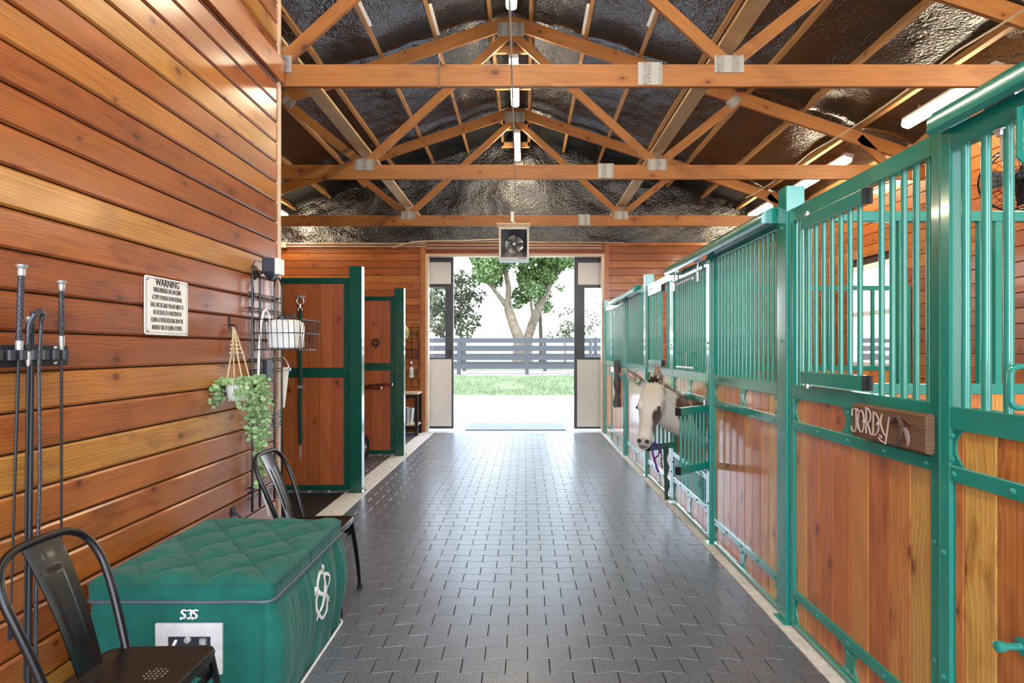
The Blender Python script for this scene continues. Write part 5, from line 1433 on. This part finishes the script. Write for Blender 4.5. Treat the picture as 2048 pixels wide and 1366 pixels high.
# ---------------------------------------------------------------- the donkey
poll = V((1.09, 5.05, 1.135)); muz = V((.955, 4.80, .685))
hd = (muz - poll).normalized()
fn = V((-.34, -.86, .30)); fn = (fn - hd * fn.dot(hd)).normalized(); lat = fn.cross(hd).normalized()     # lat: to the viewer's right when > 0 in x
if lat.x < 0: lat = -lat
HL = (muz - poll).length
def ringp(c, ax, ay, w, d, n=20, sq=.0, ofs=0):
    o = []
    for k in range(n):
        a = 2 * PI * k / n; ca, sa = math.cos(a), math.sin(a)
        e = 1 - sq
        o.append(c + ax * (w * math.copysign(abs(ca) ** e, ca)) + ay * (d * math.copysign(abs(sa) ** e, sa) + ofs))
    return o
mb = MB()
# head: (s along, half width, half depth, shift toward the jaw, squareness)
H = [(-.10, .030, .035, .03, 0), (-.06, .062, .070, .03, 0), (.0, .083, .092, .034, .08), (.12, .100, .112, .045, .15), (.24, .110, .122, .055, .2), (.34, .106, .120, .056, .2), (.46, .090, .106, .048, .2), (.58, .073, .088, .038, .18), (.70, .062, .072, .028, .15), (.82, .059, .064, .022, .12), (.90, .061, .061, .020, .12), (.97, .057, .054, .020, .1), (1.02, .044, .040, .018, .0), (1.045, .020, .018, .016, 0)]
mb.loft([ringp(poll + hd * (HL * s) - fn * sh, lat, fn, w, d, 22, sq) for s, w, d, sh, sq in H])
# brow ridges, cheeks, nostril swellings, lower lip
for sg in (-1, 1):
    mb.ell(poll + hd * (HL * .385) + lat * (.078 * sg) + fn * .024, .030, .030, .034)
    mb.ell(poll + hd * (HL * .30) + lat * (.066 * sg) - fn * .085, .042, .06, .075)
    mb.ell(poll + hd * (HL * .95) + lat * (.033 * sg) + fn * .012, .027, .028, .027)
mb.ell(poll + hd * (HL * 1.0) - fn * .035, .036, .034, .030)
# neck and trunk: centre, half width (y), half height
def nring(c, t, w, h, n=24):
    t = V(t).normalized(); sx_ = V((0, 0, 1)).cross(t).normalized(); up = t.cross(sx_)
    return ringp(V(c), sx_, up, w, h, n, .06)
NK = [((1.075, 5.03, 1.06), (.7, .15, -.5), .070, .090), ((1.13, 5.09, 1.015), (.85, .22, -.35), .085, .135), ((1.22, 5.14, .945), (.9, .28, -.30), .098, .165), ((1.34, 5.19, .865), (.93, .3, -.22), .115, .160), ((1.47, 5.23, .825), (.95, .25, -.05), .140, .185), ((1.62, 5.27, .825), (1, .15, .02), .185, .235), ((1.80, 5.30, .815), (1, .1, 0), .225, .255), ((2.05, 5.32, .80), (1, .05, 0), .255, .262), ((2.30, 5.33, .795), (1, 0, 0), .262, .262), ((2.52, 5.33, .81), (1, 0, 0), .250, .248), ((2.70, 5.33, .83), (1, 0, 0), .225, .225), ((2.82, 5.33, .84), (1, 0, 0), .165, .175), ((2.89, 5.33, .84), (1, 0, 0), .07, .09)]
mb.loft([nring(*q) for q in NK])
def leg(x, y, pts):
    rings = []
    for dx, z, a, b in pts: rings.append([V((x + dx + ca * a, y + sa * b, z)) for ca, sa in [(math.cos(2 * PI * k / 14), math.sin(2 * PI * k / 14)) for k in range(14)]])
    mb.loft(rings)
FL = [(.0, .80, .10, .07), (.0, .62, .075, .055), (.005, .46, .047, .042), (0, .37, .042, .038), (0, .33, .041, .037), (0, .22, .028, .025), (0, .12, .028, .026), (-.01, .08, .033, .030), (-.02, .05, .036, .034), (-.028, .0, .046, .042)]
HLg = [(.0, .82, .14, .085), (-.03, .66, .115, .075), (-.01, .54, .075, .055), (.05, .43, .050, .040), (.075, .38, .042, .036), (.06, .32, .036, .031), (.045, .20, .028, .026), (.04, .11, .030, .027), (.03, .08, .034, .031), (.02, .05, .037, .035), (.012, .0, .046, .042)]
leg(1.72, 5.17, FL); leg(1.74, 5.43, FL); leg(2.66, 5.20, HLg); leg(2.70, 5.46, HLg)
# ears: long, cupped
def ear(base, tip, side, w):
    base, tip = V(base), V(tip); ax = (tip - base); L = ax.length; ax.normalize()
    fwd = V((-.45, -.85, .1)); fwd = (fwd - ax * fwd.dot(ax)).normalized(); sd = ax.cross(fwd).normalized()
    prof = [(-.12, .5), (0, .72), (.18, 1), (.38, 1.04), (.58, .88), (.78, .60), (.92, .30), (1, .08)]
    rings = []
    for s, k in prof:
        o = []
        for i in range(9):
            a = -PI * .62 + PI * 1.24 * i / 8
            o.append(base + ax * (L * s) + sd * (w * k * math.sin(a)) - fwd * (w * k * .85 * math.cos(a) - w * .3))
        for i in range(8, -1, -1):
            a = -PI * .62 + PI * 1.24 * i / 8; q = w * k - .0085
            q = max(q, .002)
            o.append(base + ax * (L * s) + sd * (q * math.sin(a)) - fwd * (q * .85 * math.cos(a) - w * .3))
        rings.append(o)
    mb.loft(rings)
    return fwd
e1b, e1t = poll + lat * -.062 + hd * -.015 - fn * .03, at(1244, 735, 5.16)
e2b, e2t = poll + lat * .060 + hd * -.02 - fn * .03, at(1312, 727, 5.12)
ear(e1b, e1t, -1, .045); ear(e2b, e2t, 1, .042)
# tail
mb.tube([(2.86, 5.33, .92), (2.93, 5.33, .86), (2.96, 5.33, .70), (2.96, 5.33, .50)], [.03, .024, .018, .014], 10)
dbase = V((2.2, 5.32, 0))
t = thing('donkey', 'white donkey with brown patches leaning its head out through the feeding gate', 'donkey', dbase)
def hide_mat():
    tt = NT('donkey_coat'); tc = tt.new('ShaderNodeTexCoord').outputs['Object']
    def pos(v): v = V(v) - dbase; return (v.x, v.y, v.z)
    nz = tt.noise(tc, 22, 4, .65); nb = tt.noise(tc, 3.2, 3, .6); hair = tt.noise(tt.scale(tc, (260, 260, 60)), 1, 2, .7)
    col = tt.mix(tt.mrange(nb, .35, .65), (.66, .59, .50, 1), (.78, .74, .68, 1))
    col = tt.mix(tt.mrange(hair, .35, .7, 0, .45), col, (.62, .56, .50, 1), 'MULTIPLY')
    def blob(c, r, soft, colour, amt=1.0, sc=(1, 1, 1), wob=.05):
        nonlocal col
        c = pos(c)
        s = tt.new('ShaderNodeVectorMath', operation='SUBTRACT'); tt.l.new(tc, s.inputs[0]); s.inputs[1].default_value = c
        m_ = tt.new('ShaderNodeVectorMath', operation='MULTIPLY'); tt.l.new(s.outputs[0], m_.inputs[0]); m_.inputs[1].default_value = sc
        l = tt.new('ShaderNodeVectorMath', operation='LENGTH'); tt.l.new(m_.outputs[0], l.inputs[0])
        d = tt.math('ADD', l.outputs['Value'], tt.math('MULTIPLY', tt.math('SUBTRACT', nz, .5), wob))
        col = tt.mix(tt.mrange(d, r - soft, r + soft, amt, 0), col, (*colour, 1))
    br = (.085, .036, .018); dk = (.022, .016, .013)
    P_ = lambda s, l, f: poll + hd * (HL * s) + lat * l + fn * f
    blob(at(1313, 838, 4.92), .072, .010, br, 1, (1.3, .6, .80), .035); blob(at(1306, 857, 4.89), .034, .010, br, 1, (1, .5, .8), .02)
    blob(P_(.46, -.118, -.02), .036, .012, br, .9, (1, 1, .6))
    blob(at(1366, 815, 5.10), .085, .012, br, 1, (1.1, .35, .70)); blob((1.62, 5.10, .93), .20, .02, br, 1, (1, .5, .9)); blob(at(1327, 786, 5.06), .022, .008, br, .9, (1, .5, .6))
    blob((2.2, 5.1, .85), .30, .03, br, 1, (1, .5, 1), .2); blob((2.75, 5.3, .8), .2, .03, br, 1, (1, .4, 1), .1)
    tan = (.33, .17, .07)
    for b_, t_ in ((e1b, e1t), (e2b, e2t)):
        mid = b_.lerp(t_, .62); blob(mid, .075, .035, tan, .75, (1, 1, .8), .04); blob(b_.lerp(t_, .28) , .036, .016, dk, .75, (1, 1, 1), .03)
    blob(P_(1.0, 0, .03), .050, .020, (.30, .25, .22), .75); blob(P_(.97, .032, .040), .019, .006, dk, 1, (1, 1, 1), .01); blob(P_(.97, -.032, .040), .019, .006, dk, 1, (1, 1, 1), .01)
    blob(P_(1.05, 0, .012), .020, .008, (.06, .045, .04), .8, (.5, .5, 1.4), .01)
    blob(P_(.40, .082, .050), .0155, .005, dk, .9, (1, 1, 1.2), .008); blob(P_(.40, -.096, .028), .0155, .005, dk, .9, (1, 1, 1.2), .008)
    blob(P_(.12, .0, .09), .055, .035, (.52, .42, .31), .5, (1, 1, .7))
    sx = tt.new('ShaderNodeSeparateXYZ'); tt.l.new(tc, sx.inputs[0]); col = tt.mix(tt.mrange(sx.outputs[2], .055, .065, 1, 0), col, (.03, .027, .025, 1))
    tt.P(col=col, rough=.85, spec=.2, sheen=.3); tt.bump(tt.math('ADD', hair, tt.math('MULTIPLY', nz, .6)), .55, .008); return tt.m
M['coat'] = hide_mat()
body = part('body', mb, M['coat'], t, ang=180)
md = body.modifiers.new('Remesh', 'REMESH'); md.mode = 'VOXEL'; md.voxel_size = .0095; md.use_smooth_shade = True
ms = body.modifiers.new('Smooth', 'SMOOTH'); ms.factor = .5; ms.iterations = 5
P_ = lambda s, l, f: poll + hd * (HL * s) + lat * l + fn * f
for sg in (-1, 1):
    mb = MB(); c = P_(.40, .082 if sg > 0 else -.096, .036 if sg > 0 else .020); mb.ell(c, .0165, .0165, .0165, 16, 12); e = part('eye', mb, plain('dark_eye', (.012, .008, .006), .06, 0, 0, 1, .8), t, 'glossy dark eye')
    mb = MB()
    for k in range(9):
        a = -1 + 2 * k / 8; b0 = P_(.375 - .008 * (1 - a * a), .082 * sg + .010 * a * sg, .052 - .014 * abs(a))
        mb.tube([b0, b0 + lat * (.008 * sg) + fn * .014 + hd * .004], [.0012, .0004], 4)
    part('eyelashes', mb, M['brown'], t)
mb = MB(); rnd = random.Random(4)
for k in range(260):
    s = rnd.random()
    b = poll + lat * rnd.uniform(-.024, .024) + hd * rnd.uniform(-.04, .03) - fn * rnd.uniform(-.02, .06); b.z += .0
    tip = b + V((rnd.uniform(-.035, .03), rnd.uniform(-.03, .02), rnd.uniform(.04, .085))) 
    mb.tube([b - V((0, 0, .03)), b.lerp(tip, .5), tip], [.0032, .0028, .0005], 4)
part('forelock', mb, M['brown'], t, 'dark tufted forelock', ang=0)
mb = MB()
for k in range(900):
    s = rnd.random(); i = s * 4.0; j = int(i); f = i - j
    q0, q1 = NK[1 + j], NK[min(2 + j, 5)]
    c = V(q0[0]).lerp(V(q1[0]), f); h = q0[3] * (1 - f) + q1[3] * f
    b = c + V((rnd.uniform(-.02, .02), rnd.uniform(-.03, .03), h * .96)); tip = b + V((rnd.uniform(-.01, .04), rnd.uniform(-.03, .03), rnd.uniform(.025, .055)))
    mb.tube([b - V((0, 0, .02)), tip], [.0028, .0006], 4)
part('mane', mb, plain('mane_hair', (.33, .24, .16), .8, 0, .5, 14), t, 'short bristly mane', ang=0)
mb = MB()
for k in range(40):
    a = rnd.uniform(0, 2 * PI); b = V((2.96 + .012 * math.cos(a), 5.33 + .012 * math.sin(a), .56)); mb.tube([b, b + V((rnd.uniform(-.02, .03), rnd.uniform(-.02, .02), -.25))], [.004, .001], 4)
part('tail_tuft', mb, M['brown'], t)
# halter and lead hung on the gate leaf
hx, hy = 1.165, 5.20
t = thing('halter', 'purple halter with silver hardware hanging from the gate leaf under the donkey chin', 'halter', (hx, hy, .36))
mb = MB()
mb.tube([(1.15, 5.31, .62), (1.13, 5.27, .60), (1.12, 5.22, .54), (1.135, 5.20, .48), (1.15, 5.19, .42), (1.165, 5.19, .385)], .013, 8, flat=.4, up=(0, 1, 0))
mb.tube([(1.15, 5.31, .62), (1.17, 5.27, .61), (1.185, 5.23, .565), (1.17, 5.21, .53), (1.13, 5.20, .50)], .013, 8, flat=.4, up=(0, 1, 0))
part('webbing', mb, M['purple'], t)
mb = MB()
for z in (.53, .46): mb.tube([(1.185 + .016 * math.cos(a), 5.195, z + .016 * math.sin(a)) for a in [2 * PI * k / 14 for k in range(14)]], .003, 6, True)
mb.tube([(1.165, 5.185, .385), (1.17, 5.18, .36), (1.168, 5.18, .345)], .006, 6); part('hardware', mb, M['zinc'], t)
mb = MB(); mb.tube([(1.15, 5.31, .62), (1.19, 5.25, .59), (1.20, 5.22, .52), (1.19, 5.20, .47), (1.20, 5.2, .42)], .008, 6); part('nose_strap', mb, M['brown'], t)
mb = MB(); pts = [(1.235 + .006 * math.sin(k * 1.3), 5.235 - .004 * k, .60 - .030 * k) for k in range(16)]
mb.tube([(1.24, 5.36, .60), (1.236, 5.28, .615)] + pts, [.02] * 2 + [.019 + .005 * math.sin(k * 1.3) for k in range(16)], 8, flat=.45, up=(0, 1, 0))
solo('lead_strap', mb, M['strapgreen'], 'dark twisted lead strap hanging to the floor from the gate leaf', 'strap')
# ---------------------------------------------------------------- light and camera
w = bpy.data.worlds.new('World'); bpy.context.scene.world = w; w.use_nodes = True
nt = w.node_tree; nt.nodes.clear()
out = nt.nodes.new('ShaderNodeOutputWorld'); bg = nt.nodes.new('ShaderNodeBackground'); nt.links.new(bg.outputs[0], out.inputs[0])
tc = nt.nodes.new('ShaderNodeTexCoord'); sx = nt.nodes.new('ShaderNodeSeparateXYZ'); nt.links.new(tc.outputs['Generated'], sx.inputs[0])
ns = nt.nodes.new('ShaderNodeTexNoise'); mp = nt.nodes.new('ShaderNodeMapping'); mp.inputs['Scale'].default_value = (3, 3, 9); nt.links.new(tc.outputs['Generated'], mp.inputs[0]); nt.links.new(mp.outputs[0], ns.inputs['Vector'])
ns.inputs['Scale'].default_value = 1.3; ns.inputs['Detail'].default_value = 4
ad = nt.nodes.new('ShaderNodeMath'); ad.operation = 'MULTIPLY_ADD'; nt.links.new(ns.outputs[0], ad.inputs[0]); ad.inputs[1].default_value = .35; nt.links.new(sx.outputs[2], ad.inputs[2])
rp = nt.nodes.new('ShaderNodeValToRGB'); nt.links.new(ad.outputs[0], rp.inputs[0])
e = rp.color_ramp.elements; e[0].position = .20; e[0].color = (1, 1, 1, 1); e[1].position = .50; e[1].color = (.62, .78, 1.0, 1)
nt.links.new(rp.outputs[0], bg.inputs[0]); bg.inputs[1].default_value = SKY
if SUN > 0:
    sl = bpy.data.lights.new('sun', 'SUN'); so_ = bpy.data.objects.new('sun', sl); C.objects.link(so_)
    sl.energy = SUN; sl.angle = .02; sl.color = (1, .95, .86); so_.rotation_euler = (math.radians(38), 0, math.radians(-28)); so_.location = (0, 0, 20)
cam = bpy.data.cameras.new('camera'); co = bpy.data.objects.new('camera', cam); C.objects.link(co)
co.location = (0, 0, CZ); co.rotation_euler = (PI / 2, 0, 0)
cam.sensor_width = 36; cam.lens = F / 2048 * 36; cam.shift_x = -(VX - 1024) / 2048; cam.shift_y = (VY - 683) / 2048
cam.clip_start = .05; cam.clip_end = 500
sc = bpy.context.scene; sc.camera = co
sc.view_settings.view_transform = 'Standard'; sc.view_settings.look = 'None'; sc.view_settings.exposure = EXPO; sc.view_settings.gamma = 1
try: sc.view_settings.use_curve_mapping = False
except Exception: pass
